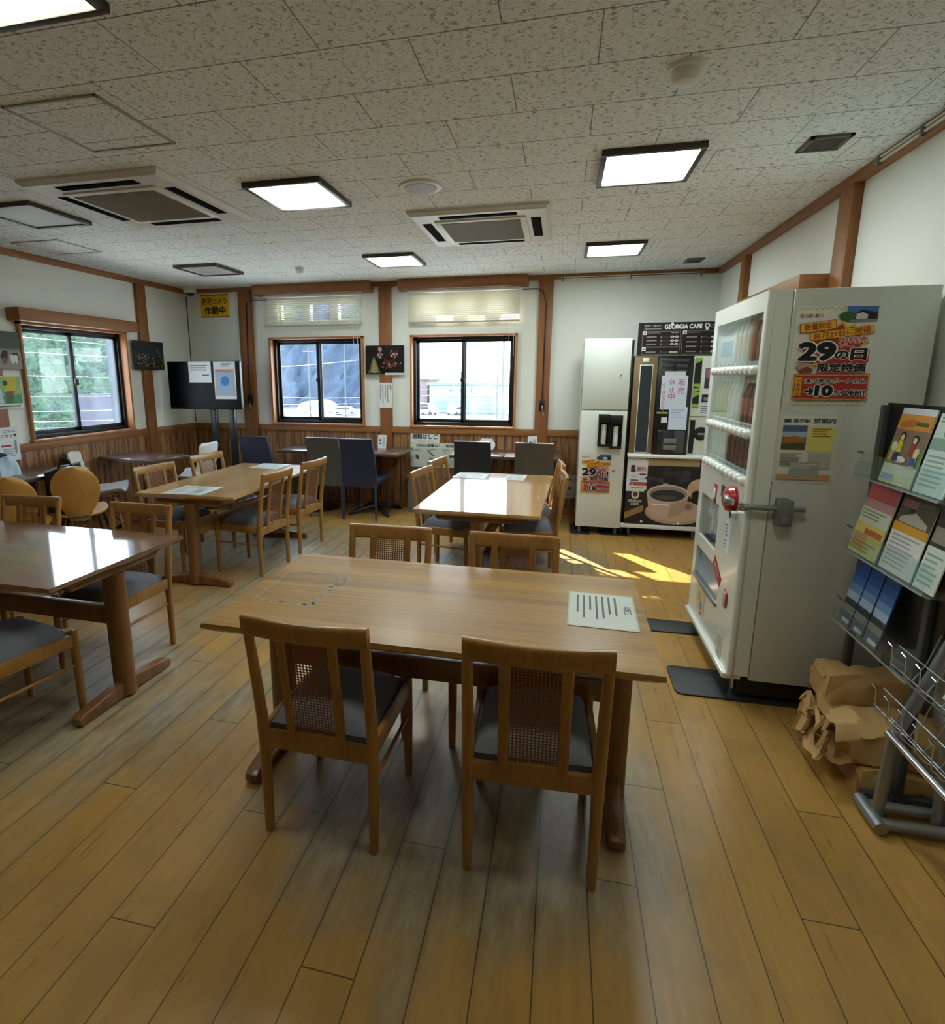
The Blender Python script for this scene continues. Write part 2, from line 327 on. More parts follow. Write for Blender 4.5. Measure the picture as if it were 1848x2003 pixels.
# flat printed sheets: layered shapes in local x (right), y (up), z (out)
_tc = {}
def text_mesh(body, bold):
    k = (body, round(bold, 4))
    if k not in _tc:
        c = bpy.data.curves.new('lettering', 'FONT'); c.body = body; c.size = 1.0; c.offset = bold; c.resolution_u = 3; c.align_x = 'LEFT'
        o = bpy.data.objects.new('lettering', c); COL.objects.link(o)
        me = bpy.data.meshes.new_from_object(o.evaluated_get(bpy.context.evaluated_depsgraph_get()))
        bpy.data.objects.remove(o); bpy.data.curves.remove(c)
        xs = [v.co.x for v in me.vertices] or [0, 1]; ys = [v.co.y for v in me.vertices] or [0, 1]
        _tc[k] = ([tuple(v.co) for v in me.vertices], [tuple(p.vertices) for p in me.polygons], (min(xs), max(xs), min(ys), max(ys))); bpy.data.meshes.remove(me)
    return _tc[k]
class Flat(MB):
    def __init__(s, w, h, base='#e6e6e0', thick=.0012):
        super().__init__(); s.flat = True; s.mats = []; s.w, s.h = w, h; s.z = 0.0; s.lay = 0
        if base: s.box(0, w, 0, h, -thick, 0, s.mi(base))
    def mi(s, c):
        m = c if not isinstance(c, str) else paper(c)
        if m not in s.mats: s.mats.append(m)
        return s.mats.index(m)
    def nz(s): s.lay += 1; return .0003 + s.lay * .00016
    def poly(s, pts, c, rel=True):
        z = s.nz(); k = (s.w, s.h) if rel else (1, 1)
        f = s.bm.faces.new([s.bm.verts.new((a * k[0], b * k[1], z)) for a, b in pts]); f.material_index = s.mi(c)
        if f.normal.z < 0 or f.calc_area() == 0: pass
        f.normal_update()
        if f.normal.z < 0: f.normal_flip()
        return s
    def rect(s, x0, y0, x1, y1, c, rot=0.0):
        cx, cy = (x0 + x1) / 2 * s.w, (y0 + y1) / 2 * s.h; a, b = (x1 - x0) / 2 * s.w, (y1 - y0) / 2 * s.h; C, S = math.cos(rot), math.sin(rot)
        return s.poly([(cx + u * a * C - v * b * S, cy + u * a * S + v * b * C) for u, v in ((-1, -1), (1, -1), (1, 1), (-1, 1))], c, False)
    def disc(s, x, y, r, c, ry=None, n=20):
        ry = ry or r; return s.poly([(x * s.w + r * math.cos(2 * math.pi * k / n), y * s.h + ry * math.sin(2 * math.pi * k / n)) for k in range(n)], c, False)
    def text(s, body, x0, y0, x1, y1, c, bold=.0, rot=0.0, fit=True, outline=None, ow=.03):
        if outline: s.text(body, x0, y0, x1, y1, outline, bold + ow, rot, fit)
        vs, fs, bb = text_mesh(body, 0.0); ex = bold if bold > .008 else 0.0
        W, H = max(bb[1] - bb[0], 1e-4), max(bb[3] - bb[2], 1e-4); tw, th = (x1 - x0) * s.w, (y1 - y0) * s.h
        sx, sy = tw / W, th / H
        if not fit: sx = sy = min(sx, sy)
        cx, cy = (x0 + x1) / 2 * s.w, (y0 + y1) / 2 * s.h; C, S = math.cos(rot), math.sin(rot); z = s.nz(); mi = s.mi(c)
        for sh in ([(0, 0)] if ex <= 0 else [(ex * math.cos(k * math.pi / (4 if ex > .035 else 2) + .4), ex * math.sin(k * math.pi / (4 if ex > .035 else 2) + .4)) for k in range(8 if ex > .035 else 4)] + ([(0, 0)] if ex > .03 else [])):
            nv = []; z += .000014
            for v in vs:
                a, b = (v[0] + sh[0] - (bb[0] + bb[1]) / 2) * sx, (v[1] + sh[1] - (bb[2] + bb[3]) / 2) * sy; nv.append(s.bm.verts.new((cx + a * C - b * S, cy + a * S + b * C, z)))
            for f in fs:
                try:
                    q = s.bm.faces.new([nv[i] for i in f]); q.material_index = mi
                except ValueError: pass
        return s
    def vtext(s, body, xc, ytop, size, c, bold=.0, lead=1.12, outline=None):
        for i, ch in enumerate(body):
            if ch != ' ': hx = size / s.w / 2; y1 = ytop - i * size * lead / s.h; s.text(ch, xc - hx, y1 - size / s.h, xc + hx, y1, c, bold, outline=outline)
        return s
    def lines(s, x0, y0, x1, y1, n, c, fill=.45, vert=False, seed=1):
        rr = random.Random(seed)
        for i in range(n):
            e = 1 - rr.uniform(0, .35)
            if vert: w = (x1 - x0) / n; xx = x1 - (i + .5) * w; s.rect(xx - w * fill / 2, y1 - (y1 - y0) * e, xx + w * fill / 2, y1, c)
            else: h = (y1 - y0) / n; yy = y1 - (i + .5) * h; s.rect(x0, yy - h * fill / 2, x0 + (x1 - x0) * e, yy + h * fill / 2, c)
        return s
    def place(s, name, origin, right, upv, parent=None, label=None, cat=None, group=None):
        right, upv = Vector(right).normalized(), Vector(upv).normalized(); nz = right.cross(upv); o = Vector(origin)
        mw = Matrix(((right.x, upv.x, nz.x, o.x), (right.y, upv.y, nz.y, o.y), (right.z, upv.z, nz.z, o.z), (0, 0, 0, 1)))
        if parent is not None and root_offset(parent) is not None: mw = Matrix.Translation(-root_offset(parent)) @ mw
        me = bpy.data.meshes.new(name); s.bm.to_mesh(me); s.bm.free()
        for m in s.mats: me.materials.append(m)
        ob = bpy.data.objects.new(name, me); COL.objects.link(ob)
        if parent is not None: ob.parent = parent
        ob.matrix_local = mw
        if label: tag(ob, label, cat, group)
        return ob
BACK = ((1, 0, 0), (0, 0, 1))       # faces the camera (-Y)
LEFTW = ((0, 1, 0), (0, 0, 1))      # faces +X
VFRONT = ((0, -1, 0), (0, 0, 1))    # faces -X

# ------------------------------------------------------------------ room shell
H = 2.592
XL, XR, YB, YF = -4.60, 1.50, 6.43, -3.3
def wall(name, u0, u1, z0, z1, holes, fn, mat):
    b = MB(); us = sorted({u0, u1} | {h[0] for h in holes} | {h[1] for h in holes}); zs = sorted({z0, z1} | {h[2] for h in holes} | {h[3] for h in holes})
    for i in range(len(us) - 1):
        run = None
        for j in range(len(zs)):
            solid = j < len(zs) - 1 and not any(h[0] <= (us[i] + us[i + 1]) / 2 <= h[1] and h[2] <= (zs[j] + zs[j + 1]) / 2 <= h[3] for h in holes)
            if solid and run is None: run = zs[j]
            if not solid and run is not None: b.box(*fn(us[i], us[i + 1]), run, zs[j]); run = None
    return struct(b.build(name, mat, smooth=False))
WIN1, WIN2, WINL = (-3.475, -2.275, .955, 2.0), (-1.705, -.495, .955, 2.0), (4.06, 5.315, .955, 2.005)
UP1, UP2 = (-3.36, -2.29, 2.165, 2.415), (-1.60, -.55, 2.165, 2.415)
wall('wall_back', XL - .16, XR + .16, 0, H, [WIN1, WIN2, UP1, UP2], lambda a, b: (a, b, YB, YB + .16), WHITE_WALL)
wall('wall_left', YF, YB, 0, H, [WINL], lambda a, b: (XL - .16, XL, a, b), WHITE_WALL)
wall('wall_right', YF, YB, 0, H, [], lambda a, b: (XR, XR + .16, a, b), WHITE_WALL)
wall('wall_front', XL - .16, XR + .16, 0, H, [], lambda a, b: (a, b, YF - .16, YF), WHITE_WALL)
struct(MB().box(XL - .16, XR + .16, YF - .16, YB + .16, -.12, 0).build('floor', FLOOR, smooth=False))
struct(MB().box(XL - .16, XR + .16, YF - .16, YB + .16, H, H + .12).build('ceiling', CEIL, smooth=False))
_tn = [0]
def trim(mat, *boxes, bev=.003, name=None):
    b = MB()
    for q in boxes: b.box(*q, 0, bev)
    _tn[0] += 1; return struct(b.build(name or 'trim_%d' % _tn[0], mat))
P_L, P_M, P_R = (-3.845, -3.685), (-2.075, -1.93), (-.278, -.133)
trim(TRIMX, (XL, XR, 6.395, YB, 2.544, H))                      # crown, back
trim(TRIMY, (XL, -4.572, YF, 6.395, 2.538, H))                  # crown, left
trim(TRIMY, (1.458, XR, YF, 6.395, 2.538, H))                   # crown, right
trim(TRIM, (P_L[0], P_L[1], 6.37, YB, 0, 2.544)); trim(TRIM, (P_M[0], P_M[1], 6.388, YB, 0, 2.544)); trim(TRIM, (P_R[0], P_R[1], 6.388, YB, 0, 2.544))
trim(TRIM, (XL, -4.565, 5.53, 5.67, 0, 2.54))
trim(TRIM, (XL, -4.565, 3.715, 3.86, 0, 2.54))
trim(TRIM, (1.450, XR, 3.655, 3.815, 0, 2.54)); trim(TRIM, (1.455, XR, 5.50, 5.63, 0, 2.54))
for a, b in ((XL, P_L[0]), (P_L[1], P_M[0]), (P_M[1], P_R[0]), (P_R[1], XR)):
    trim(TRIMX, (a, b, 6.392, YB, .885, .957))
trim(TRIMY, (XL, -4.575, YF, 3.715, .885, .957), (XL, -4.575, 3.86, 5.53, .885, .957), (XL, -4.575, 5.67, 6.40, .885, .957))
for a, b in ((XL, P_L[0]), (P_L[1], P_M[0]), (P_M[1], P_R[0]), (P_R[1], XR)):
    trim(WAINSCOT, (a, b, 6.412, YB, .07, .885), bev=0)
trim(WAINSCOT, (XL, -4.585, YF, 3.715, .07, .885), (XL, -4.585, 3.86, 5.53, .07, .885), (XL, -4.585, 5.67, 6.412, .07, .885), bev=0)
trim(TRIMX, (XL, XR, 6.40, YB, 0, .07), name='baseboard_back'); trim(TRIMY, (XL, -4.577, YF, 6.40, 0, .07), name='baseboard_left'); trim(TRIMY, (1.48, XR, YF, 6.40, 0, .07), name='baseboard_right')

# windows (local x along the wall, y outward)
def window(name, loc, rot, o, glassL, glassR):
    x0, x1, z0, z1 = o; w = sthing(name, loc); w.rotation_euler = (0, 0, rot); w['_wo'] = (0, 0, 0)
    b = MB(); t = .022
    b.box(x0, x0 + t, -.012, .155, z0, z1, 0, .002).box(x1 - t, x1, -.012, .155, z0, z1, 0, .002).box(x0, x1, -.012, .155, z1 - t, z1, 0, .002)
    b.build('window_casing', CASING, w)
    MB().box(x0 - .01, x1 + .01, -.02, .155, z0, z0 + .022, 0, .003).build('window_sill', CASING, w)
    a0, a1, c0, c1 = x0 + t, x1 - t, z0 + .022, z1 - t
    b = MB()
    for q in ((a0, a0 + .03, c0, c1), (a1 - .03, a1, c0, c1), (a0, a1, c0, c0 + .035), (a0, a1, c1 - .03, c1)): b.box(q[0], q[1], .07, .15, q[2], q[3], 0, .002)
    b.build('outer_frame', ALU, w); mx = (a0 + a1) / 2
    for k, (s0, s1, y, gm) in enumerate(((a0 + .022, mx + .028, .12, glassL), (mx - .028, a1 - .022, .092, glassR))):
        b = MB(); d0, d1 = c0 + .025, c1 - .02; f = .038
        for q in ((s0, s0 + f, d0, d1), (s1 - f, s1, d0, d1), (s0, s1, d0, d0 + .045), (s0, s1, d1 - f, d1)): b.box(q[0], q[1], y, y + .022, q[2], q[3], 0, .002)
        s = b.build('sash', ALU, w)
        MB().box(s0 + f - .004, s1 - f + .004, y + .009, y + .013, d0 + .04, d1 - f + .004).build('pane', gm, s, smooth=False)
    zc = z0 + .53
    MB().box(mx - .022, mx + .022, .072, .092, zc - .03, zc + .03, 0, .005).box(mx - .03, mx - .012, .06, .075, zc - .01, zc + .035, 0, .004).build('crescent_latch', BLACKM, w)
    return w
window('window_1', (-4.572, 0, 0), R(90), WINL, GLASS, GLASSH)
window('window_2', (0, 6.395, 0), 0, WIN1, GLASSH, GLASS)
window('window_3', (0, 6.395, 0), 0, WIN2, GLASS, GLASSH)
for i, (o, n) in enumerate(((UP1, 3), (UP2, 3))):
    x0, x1, z0, z1 = o; w = sthing('window_%d' % (4 + i), (0, 0, 0)); b = MB(); f = .03
    for q in ((x0, x1, z0, z0 + f), (x0, x1, z1 - f, z1), (x0, x0 + f, z0, z1), (x1 - f, x1, z0, z1)): b.box(q[0], q[1], 6.47, 6.53, q[2], q[3], 0, .002)
    for k in (1, 2): xm = x0 + (x1 - x0) * k / 3; b.box(xm - .05, xm + .05, 6.46, 6.54, z0, z1, 0, .002)
    b.build('transom_frame', WPAINT, w); MB().box(x0 + f, x1 - f, 6.497, 6.501, z0 + f, z1 - f).build('pane', GLASS, w, smooth=False)

# ------------------------------------------------------------------ blinds and pelmets
def pelmet(name, label, q):
    x0, x1, y0, y1, z0, z1 = q; return tag(MB().box(*q, 0, .004).build(name, TRIMX if x1 - x0 > y1 - y0 else TRIMY), label, 'pelmet')
pelmet('wooden_pelmet', 'wooden pelmet box above the blind left of the fireworks photo', (-3.595, -2.145, 6.275, YB, 2.478, 2.590))
pelmet('wooden_pelmet', 'wooden pelmet box above the blind right of the fireworks photo', (-1.815, -.393, 6.275, YB, 2.478, 2.590))
pelmet('wooden_pelmet', 'brown wooden pelmet box over the window on the left wall', (XL, -4.455, 3.985, 5.385, 2.005, 2.112))
pelmet('wooden_pelmet', 'brown wooden pelmet end showing above the white drinks machine', (1.315, XR, 3.86, 5.1, 2.0, 2.115))
def slat_mat():
    m = bpy.data.materials.new('blind_slat'); t = NT(m); t.t.nodes.remove(t.b)
    d = t.n('BsdfDiffuse'); d.inputs[0].default_value = lin('#e8e6dc'); l = t.n('BsdfTranslucent'); l.inputs[0].default_value = lin('#f2ecdd'); s = t.n('MixShader'); s.inputs[0].default_value = .45
    t.l(d.outputs[0], s.inputs[1]); t.l(l.outputs[0], s.inputs[2]); t.l(s.outputs[0], t.out.inputs[0]); return m
SLAT = slat_mat()
def blind(label, x0, x1, zt, zb, tilt):
    y = 6.345; t = thing('venetian_blind', label, 'blind', ((x0 + x1) / 2, y, zb), group='venetian blinds under the pelmets', world=True)
    MB().box(x0, x1, y - .016, y + .016, zt - .03, zt, 0, .003).build('head_rail', LPLAST, t)
    b = MB(); n = int((zt - .04 - zb - .03) / .0215); ca, sa = math.cos(tilt) * .0125, math.sin(tilt) * .0125
    for k in range(n):
        z = zb + .03 + k * .0215
        b.hexa([(x0, y - ca, z - sa), (x1, y - ca, z - sa), (x1, y + ca, z + sa), (x0, y + ca, z + sa), (x0, y - ca, z - sa + .0006), (x1, y - ca, z - sa + .0006), (x1, y + ca, z + sa + .0006), (x0, y + ca, z + sa + .0006)])
    b.build('slats', SLAT, t, smooth=False)
    MB().box(x0, x1, y - .012, y + .012, zb, zb + .016, 0, .003).build('bottom_rail', simple('blind_rail', '#a9a08c', .5), t)
    w = x1 - x0
    b = MB()
    for f in (.11, .87): b.tube([(x0 + w * f, y - .0155, zt - .02), (x0 + w * f, y - .0155, zb)], .0012, 5)
    b.build('ladder_cord', WPLAST, t)
    for f, L in ((.915, .72), (.955, .62)): MB().tube([(x0 + w * f, y - .022, zt - .02), (x0 + w * f, y - .022, zt - L), (x0 + w * f + .004, y - .022, zt - L - .1)], .0018, 6).build('pull_cord', WPLAST, t)
    return t
blind('cream venetian blind with bluish light behind it, left of the fireworks photo', -3.49, -2.255, 2.478, 2.118, R(38))
blind('cream venetian blind glowing warm, to the right of the fireworks photo', -1.715, -.475, 2.478, 2.122, R(-64))

# ------------------------------------------------------------------ ceiling fittings
def light(label, x0, y0, mat, drop=.028):
    w, d = .468, .49; t = thing('ceiling_light', label, 'ceiling light', (x0 + w / 2, y0 + d / 2, H - drop), group='square recessed ceiling lights', world=True)
    x1, y1 = x0 + w, y0 + d; f = .026; b = MB()
    for q in ((x0, x1, y0, y0 + f), (x0, x1, y1 - f, y1), (x0, x0 + f, y0 + f, y1 - f), (x1 - f, x1, y0 + f, y1 - f)): b.box(q[0], q[1], q[2], q[3], H - drop, H, 0, .002)
    b.build('frame', FRAMEG, t); MB().box(x0 + f, x1 - f, y0 + f, y1 - f, H - drop + .008, H - .002).build('diffuser', mat, t, smooth=False); return t
for lab, x, y, m in (('lit square ceiling light between the two air conditioners', -1.785, 3.065, LAMP_ON), ('largest lit square ceiling light, right of the centre', .137, 3.055, LAMP_ON),
                     ('lit square ceiling light nearest the fireworks photo', -1.770, 5.005, LAMP_ON), ('lit square ceiling light nearest the coffee machine', .140, 4.995, LAMP_ON),
                     ('unlit pale square ceiling light at the left edge beside the air conditioner', -3.690, 3.045, LAMP_OFF), ('unlit dark framed ceiling light above the television corner', -3.700, 5.010, LAMP_OFF),
                     ('dim ceiling light cut off by the upper left corner', -1.790, 1.115, LAMP_LOW),
                     ('dim ceiling light overhead outside the view, right of the aisle', .140, 1.105, LAMP_LOW)):
    light(lab, x, y, m)
def aircon(label, x0, x1, y0, y1):
    z = H - .032; t = thing('air_conditioner', label, 'air conditioner', ((x0 + x1) / 2, (y0 + y1) / 2, z), group='ceiling cassette air conditioners', world=True)
    cx, cy = (x0 + x1) / 2, (y0 + y1) / 2; hx, hy = (x1 - x0) / 2, (y1 - y0) / 2
    b = MB(); a, c = (1.0, .93)
    P = lambda k, zz: [(cx + sx * hx * k, cy + sy * hy * k, zz) for sx, sy in ((-1, -1), (1, -1), (1, 1), (-1, 1))]
    b.hexa(P(.965, z) + P(1.0, H - .004)[0:4] if False else P(.95, z) + P(1.0, z + .02)); b.hexa(P(1.0, z + .02) + P(1.0, H))
    b.build('panel', LPLAST, t, smooth=False)
    g = .305; MB().box(cx - g, cx + g, cy - g, cy + g, z - .010, z, 0, .003).build('grille_frame', WPLAST, t)
    b = MB(); g = .265; b.box(cx - g, cx + g, cy - g, cy + g, z - .013, z - .010)
    for k in range(40): yy = cy - g + (k + .5) * 2 * g / 40; b.box(cx - g, cx + g, yy - .002, yy + .002, z - .0145, z - .013)
    b.build('intake_grille', GRILLE, t, smooth=False)
    for dx, dy in ((0, -1), (0, 1), (-1, 0), (1, 0)):
        ox, oy = cx + dx * hx * .80, cy + dy * hy * .80; L, W = .255, .032
        s = (ox - (L if dy else W), ox + (L if dy else W), oy - (W if dy else L), oy + (W if dy else L))
        sl = MB().box(*s, z - .002, z + .01).build('air_slot', SLOT, t, smooth=False)
        k = .45
        if dy: MB().box(s[0] + .01, s[1] - .01, oy - .002 + dy * .02, oy + .002 + dy * .02, z - .004, z + .005).build('louvre', SLOT, sl)
        else: MB().box(ox - .002 + dx * .02, ox + .002 + dx * .02, s[2] + .01, s[3] - .01, z - .004, z + .005).build('louvre', SLOT, sl)
    return t
aircon('larger ceiling air conditioner at the left with a taupe intake grille', -2.97, -2.07, 2.735, 3.68)
aircon('ceiling air conditioner right of the round ceiling speaker', -1.042, -.125, 3.815, 4.745)
def hatch(label, x0, x1, y0, y1):
    b = MB(); f = .014
    for q in ((x0, x1, y0, y0 + f), (x0, x1, y1 - f, y1), (x0, x0 + f, y0, y1), (x1 - f, x1, y0, y1)): b.box(q[0], q[1], q[2], q[3], H - .007, H, 0, .001)
    t = thing('ceiling_hatch', label, 'hatch', ((x0 + x1) / 2, (y0 + y1) / 2, H - .007), world=True, group='framed ceiling access hatches'); b.build('hatch_frame', simple('hatch_frame_metal', '#a5a298', .4, metal=.5), t)
    MB().box(x0 + f, x1 - f, y0 + f, y1 - f, H - .003, H).build('hatch_panel', CEIL, t, smooth=False)
hatch('framed access hatch in the ceiling near the upper left corner', -2.23, -1.782, 2.035, 2.51)
hatch('faint access hatch in the far left of the ceiling', -4.35, -3.9, 3.9, 4.35)
t = thing('ceiling_speaker', 'round flat loudspeaker set in the ceiling between lights', 'speaker', (-.83, 3.36, H - .014), world=True)
MB().lathe([(.125, 0), (.118, -.010), (.098, -.014)], 40, c=(-.83, 3.36, H)).build('speaker_rim', LPLAST, t); MB().lathe([(.098, 0), (.094, -.016), (.03, -.018)], 40, c=(-.83, 3.36, H)).build('speaker_grille', simple('speaker_mesh', '#9a9c9c', .6, var=.1, vscale=500), t)
def vent(label, x0, x1, y0, y1):
    t = thing('air_vent', label, 'vent', ((x0 + x1) / 2, (y0 + y1) / 2, H - .012), world=True, group='small ceiling vents'); f = .022
    b = MB()
    for q in ((x0, x1, y0, y0 + f), (x0, x1, y1 - f, y1), (x0, x0 + f, y0, y1), (x1 - f, x1, y0, y1)): b.box(q[0], q[1], q[2], q[3], H - .012, H, 0, .002)
    b.build('vent_frame', simple('vent_bronze', '#6b6558', .5, metal=.3), t); b = MB().box(x0 + f, x1 - f, y0 + f, y1 - f, H - .004, H - .002)
    for k in range(7): xx = x0 + f + (k + .5) * (x1 - x0 - 2 * f) / 7; b.hexa([(xx - .008, y0 + f, H - .004), (xx - .006, y0 + f, H - .004), (xx - .006, y1 - f, H - .004), (xx - .008, y1 - f, H - .004), (xx + .004, y0 + f, H - .014), (xx + .006, y0 + f, H - .014), (xx + .006, y1 - f, H - .014), (xx + .004, y1 - f, H - .014)])
    b.build('vent_blades', simple('vent_dark', '#38342c', .6), t, smooth=False)
vent('bronze ceiling vent near the upper right corner', 1.04, 1.215, 3.115, 3.295); vent('small ceiling vent above the coffee machine', 1.06, 1.21, 5.84, 6.04)
def detector(label, x, y, r):
    t = thing('smoke_detector', label, 'detector', (x, y, H - .06), world=True, group='ceiling detectors')
    MB().lathe([(r, 0), (r, -.012), (r * .8, -.018)], 32, c=(x, y, H)).build('detector_base', WPLAST, t); MB().lathe([(r * .78, -.018), (r * .8, -.035), (r * .62, -.052), (r * .3, -.058)], 32, c=(x, y, H)).build('detector_body', WPLAST, t)
    MB().box(x - .006, x + .006, y - r * .66, y - r * .58, H - .047, H - .038).build('detector_lamp', BLACKP, t)
detector('white heat detector on the ceiling nearest the viewer', .375, 2.36, .062); detector('small white detector on the ceiling above the left back window', -2.58, 5.45, .05)
t = thing('security_camera', 'small white dome camera in the back left ceiling corner', 'camera', (-4.43, 6.28, H - .09), world=True)
MB().lathe([(.075, 0), (.075, -.05), (.06, -.062)], 28, c=(-4.43, 6.28, H)).build('camera_housing', WPLAST, t); MB().lathe([(.052, -.06), (.05, -.075), (.036, -.09), (.012, -.098)], 24, c=(-4.43, 6.28, H)).build('camera_dome', simple('smoked_dome', '#15171a', .1, coat=1), t)
def rail(label, pts, sz, brackets):
    t = thing('hanging_rail', label, 'rail', pts[0], world=True); a, b = Vector(pts[0]), Vector(pts[1]); d = (b - a).normalized()
    s = Vector((-d.y, d.x, 0))
    m = MB()
    for o in (-.010, .008): m.hexa([tuple(a + Vector((0, 0, o))), tuple(b + Vector((0, 0, o))), tuple(b + s * sz + Vector((0, 0, o))), tuple(a + s * sz + Vector((0, 0, o)))] + [tuple(a + Vector((0, 0, o + .007))), tuple(b + Vector((0, 0, o + .007))), tuple(b + s * sz + Vector((0, 0, o + .007))), tuple(a + s * sz + Vector((0, 0, o + .007)))])
    m.build('rail_track', WPLAST, t, smooth=False)
    for k in brackets: p = a + d * k; MB().box(p.x - .008, p.x + .008, p.y - .008, p.y + .008, p.z - .028, p.z + .02, 0, .002).build('rail_hook', GREYM, t)
rail('white picture rail on the beam at the top of the right wall', [(1.447, 3.45, 2.562), (1.447, 1.2, 2.562)], .012, (.03, .38, .62, .9, 1.3, 1.7))
rail('thin white rail under the beam above the coffee machine', [(-.06, 6.386, 2.545), (1.33, 6.386, 2.545)], .01, (.02, .7, 1.36))

# ------------------------------------------------------------------ dining tables
TL, TW, TH = 1.50, .81, .70
def dining_table(label, loc, rot, topmat):
    t = thing('dining_table', label, 'table', loc, rot, 'oak trestle dining tables')
    b = MB(); hx, hy = TL / 2, TW / 2; c = .028
    q = lambda k, z: [(sx * (hx - k), sy * (hy - k), z) for sx, sy in ((-1, -1), (1, -1), (1, 1), (-1, 1))]
    b.hexa(q(.001, TH - .016) + q(.004, TH)); b.hexa(q(c, TH - .036) + q(0, TH - .016)); b.build('tabletop', topmat, t, smooth=False)
    P = .665
    for s in (-1, 1):
        n = 16; pts = [(-.27, .66), (-.27, .645), (-.25, .625), (.25, .625), (.27, .645), (.27, .66)]
        MB().prism(pts, s * P - .03, s * P + .03, 'yz', 0, .006).build('bearer', TABLEW, t)
        oct_ = [(s * P + .05 * math.cos(a) * (abs(math.cos(a)) ** -.35 if abs(math.cos(a)) > 1e-3 else 1), .038 * math.sin(a) * (abs(math.sin(a)) ** -.35 if abs(math.sin(a)) > 1e-3 else 1)) for a in [2 * math.pi * k / 24 for k in range(24)]]
        MB().prism(oct_, .012, .626, 'xy').build('post', TABLEW, t)
        L = .291; f = [(-L, .012), (-L + .015, 0), (-L + .06, 0), (-L + .1, .012), (-.06, .016), (-.05, .006), (.05, .006), (.06, .016), (L - .1, .012), (L - .06, 0), (L - .015, 0), (L, .012), (L, .038), (L - .02, .052), (.05, .075), (-.05, .075), (-L + .02, .052), (-L, .038)]
        MB().prism(f, s * P - .027, s * P + .027, 'yz', 0, .005).build('foot', TABLEW, t)
        for zz in (.43, .39): pass
    MB().box(-P, P, -.02, .02, .368, .455, 0, .004).build('stretcher', TABLEW, t)
    return t
TA = dining_table('oak table nearest the viewer in the centre with a laminated notice', (-.4217, 1.976, 0), -.0048, TABLETOPA)
TB = dining_table('oak table in front of the right back window, top blown out by glare', (-.468, 4.141, 0), math.pi / 2 - .0366, TABLETOPB)
TC = dining_table('oak table in the left middle carrying two laminated sheets', (-2.6176, 4.1849, 0), math.pi / 2 + .011, TABLETOP)
TD = dining_table('dark oak table cut off by the left edge of the picture', (-2.688, 2.133, 0), -.0238, TABLETOPD)
# dried tape residue on the near table
f = Flat(.30, .35, None); rr = random.Random(4); TAPE = simple('tape_residue', '#8f8774', .55, var=.25, vscale=60)
def scruff(x0, y0, x1, y1, w, n):
    for i in range(n):
        k = (i + rr.random()) / n; j = rr.uniform(-1, 1) * w * .35; a, b_ = x0 + (x1 - x0) * k, y0 + (y1 - y0) * k; L = .5 / n * rr.uniform(.6, 1.5); ww = w * rr.uniform(.35, .8)
        hx, hy = abs(x1 - x0) * L, abs(y1 - y0) * L; dx = abs(y1 - y0) > abs(x1 - x0)
        p = [(a - hx - (ww if dx else 0) / 2 + (j if dx else 0), b_ - hy - (0 if dx else ww) / 2 + (0 if dx else j)), (a + hx + (ww if dx else 0) / 2 + (j if dx else 0), b_ - hy - (0 if dx else ww) / 2 + (0 if dx else j) + rr.uniform(-.004, .004)), (a + hx + (ww if dx else 0) / 2 + (j if dx else 0) + rr.uniform(-.004, .004), b_ + hy + (0 if dx else ww) / 2 + (0 if dx else j)), (a - hx - (ww if dx else 0) / 2 + (j if dx else 0), b_ + hy + (0 if dx else ww) / 2 + (0 if dx else j) + rr.uniform(-.004, .004))]
        f.poly(p, TAPE, False); f.lay = 0
scruff(.02, .02, .26, .0, .018, 26); scruff(.255, .01, .255, .35, .03, 36); scruff(.02, .02, .01, .31, .014, 28); scruff(.01, .32, .25, .34, .010, 22); scruff(.27, .2, .29, .33, .016, 14)
o = f.place('tape_residue', (-1.125 + .4217, 1.80 - 1.976, TH + .0002), (1, 0, 0), (0, 1, 0), TA); o['label'] = 'greyish dried tape outline left on the table top'

# ------------------------------------------------------------------ cane-back dining chairs
def cane_panel():
    b = MB(); w, z0, z1 = .142, .397, .755; p = .0102; nx, nz = int(w / p), int((z1 - z0) / p); sx, sz = w / nx, (z1 - z0) / nz
    back = lambda z: -.203 - .055 * max(0, (z - .38) / .42) ** 1.15
    def V(x, z): return b.bm.verts.new((x, back(z) - .004, z))
    cache = {}
    def G(i, j):                                  # half-step lattice
        if (i, j) not in cache: cache[i, j] = V(-w / 2 + i * sx / 2, z0 + j * sz / 2)
        return cache[i, j]
    for i in range(nx):
        for j in range(nz):
            o = [G(2 * i + a, 2 * j + c) for a, c in ((0, 0), (1, 0), (2, 0), (2, 1), (2, 2), (1, 2), (0, 2), (0, 1))]
            cx, cz = -w / 2 + (i + .5) * sx, z0 + (j + .5) * sz; r = .0037
            q = [V(cx + r * math.cos(R(225 + 45 * k)), cz + r * math.sin(R(225 + 45 * k))) for k in range(8)]
            for k in range(8): b.bm.faces.new((o[k], o[(k + 1) % 8], q[(k + 1) % 8], q[k]))
    return b
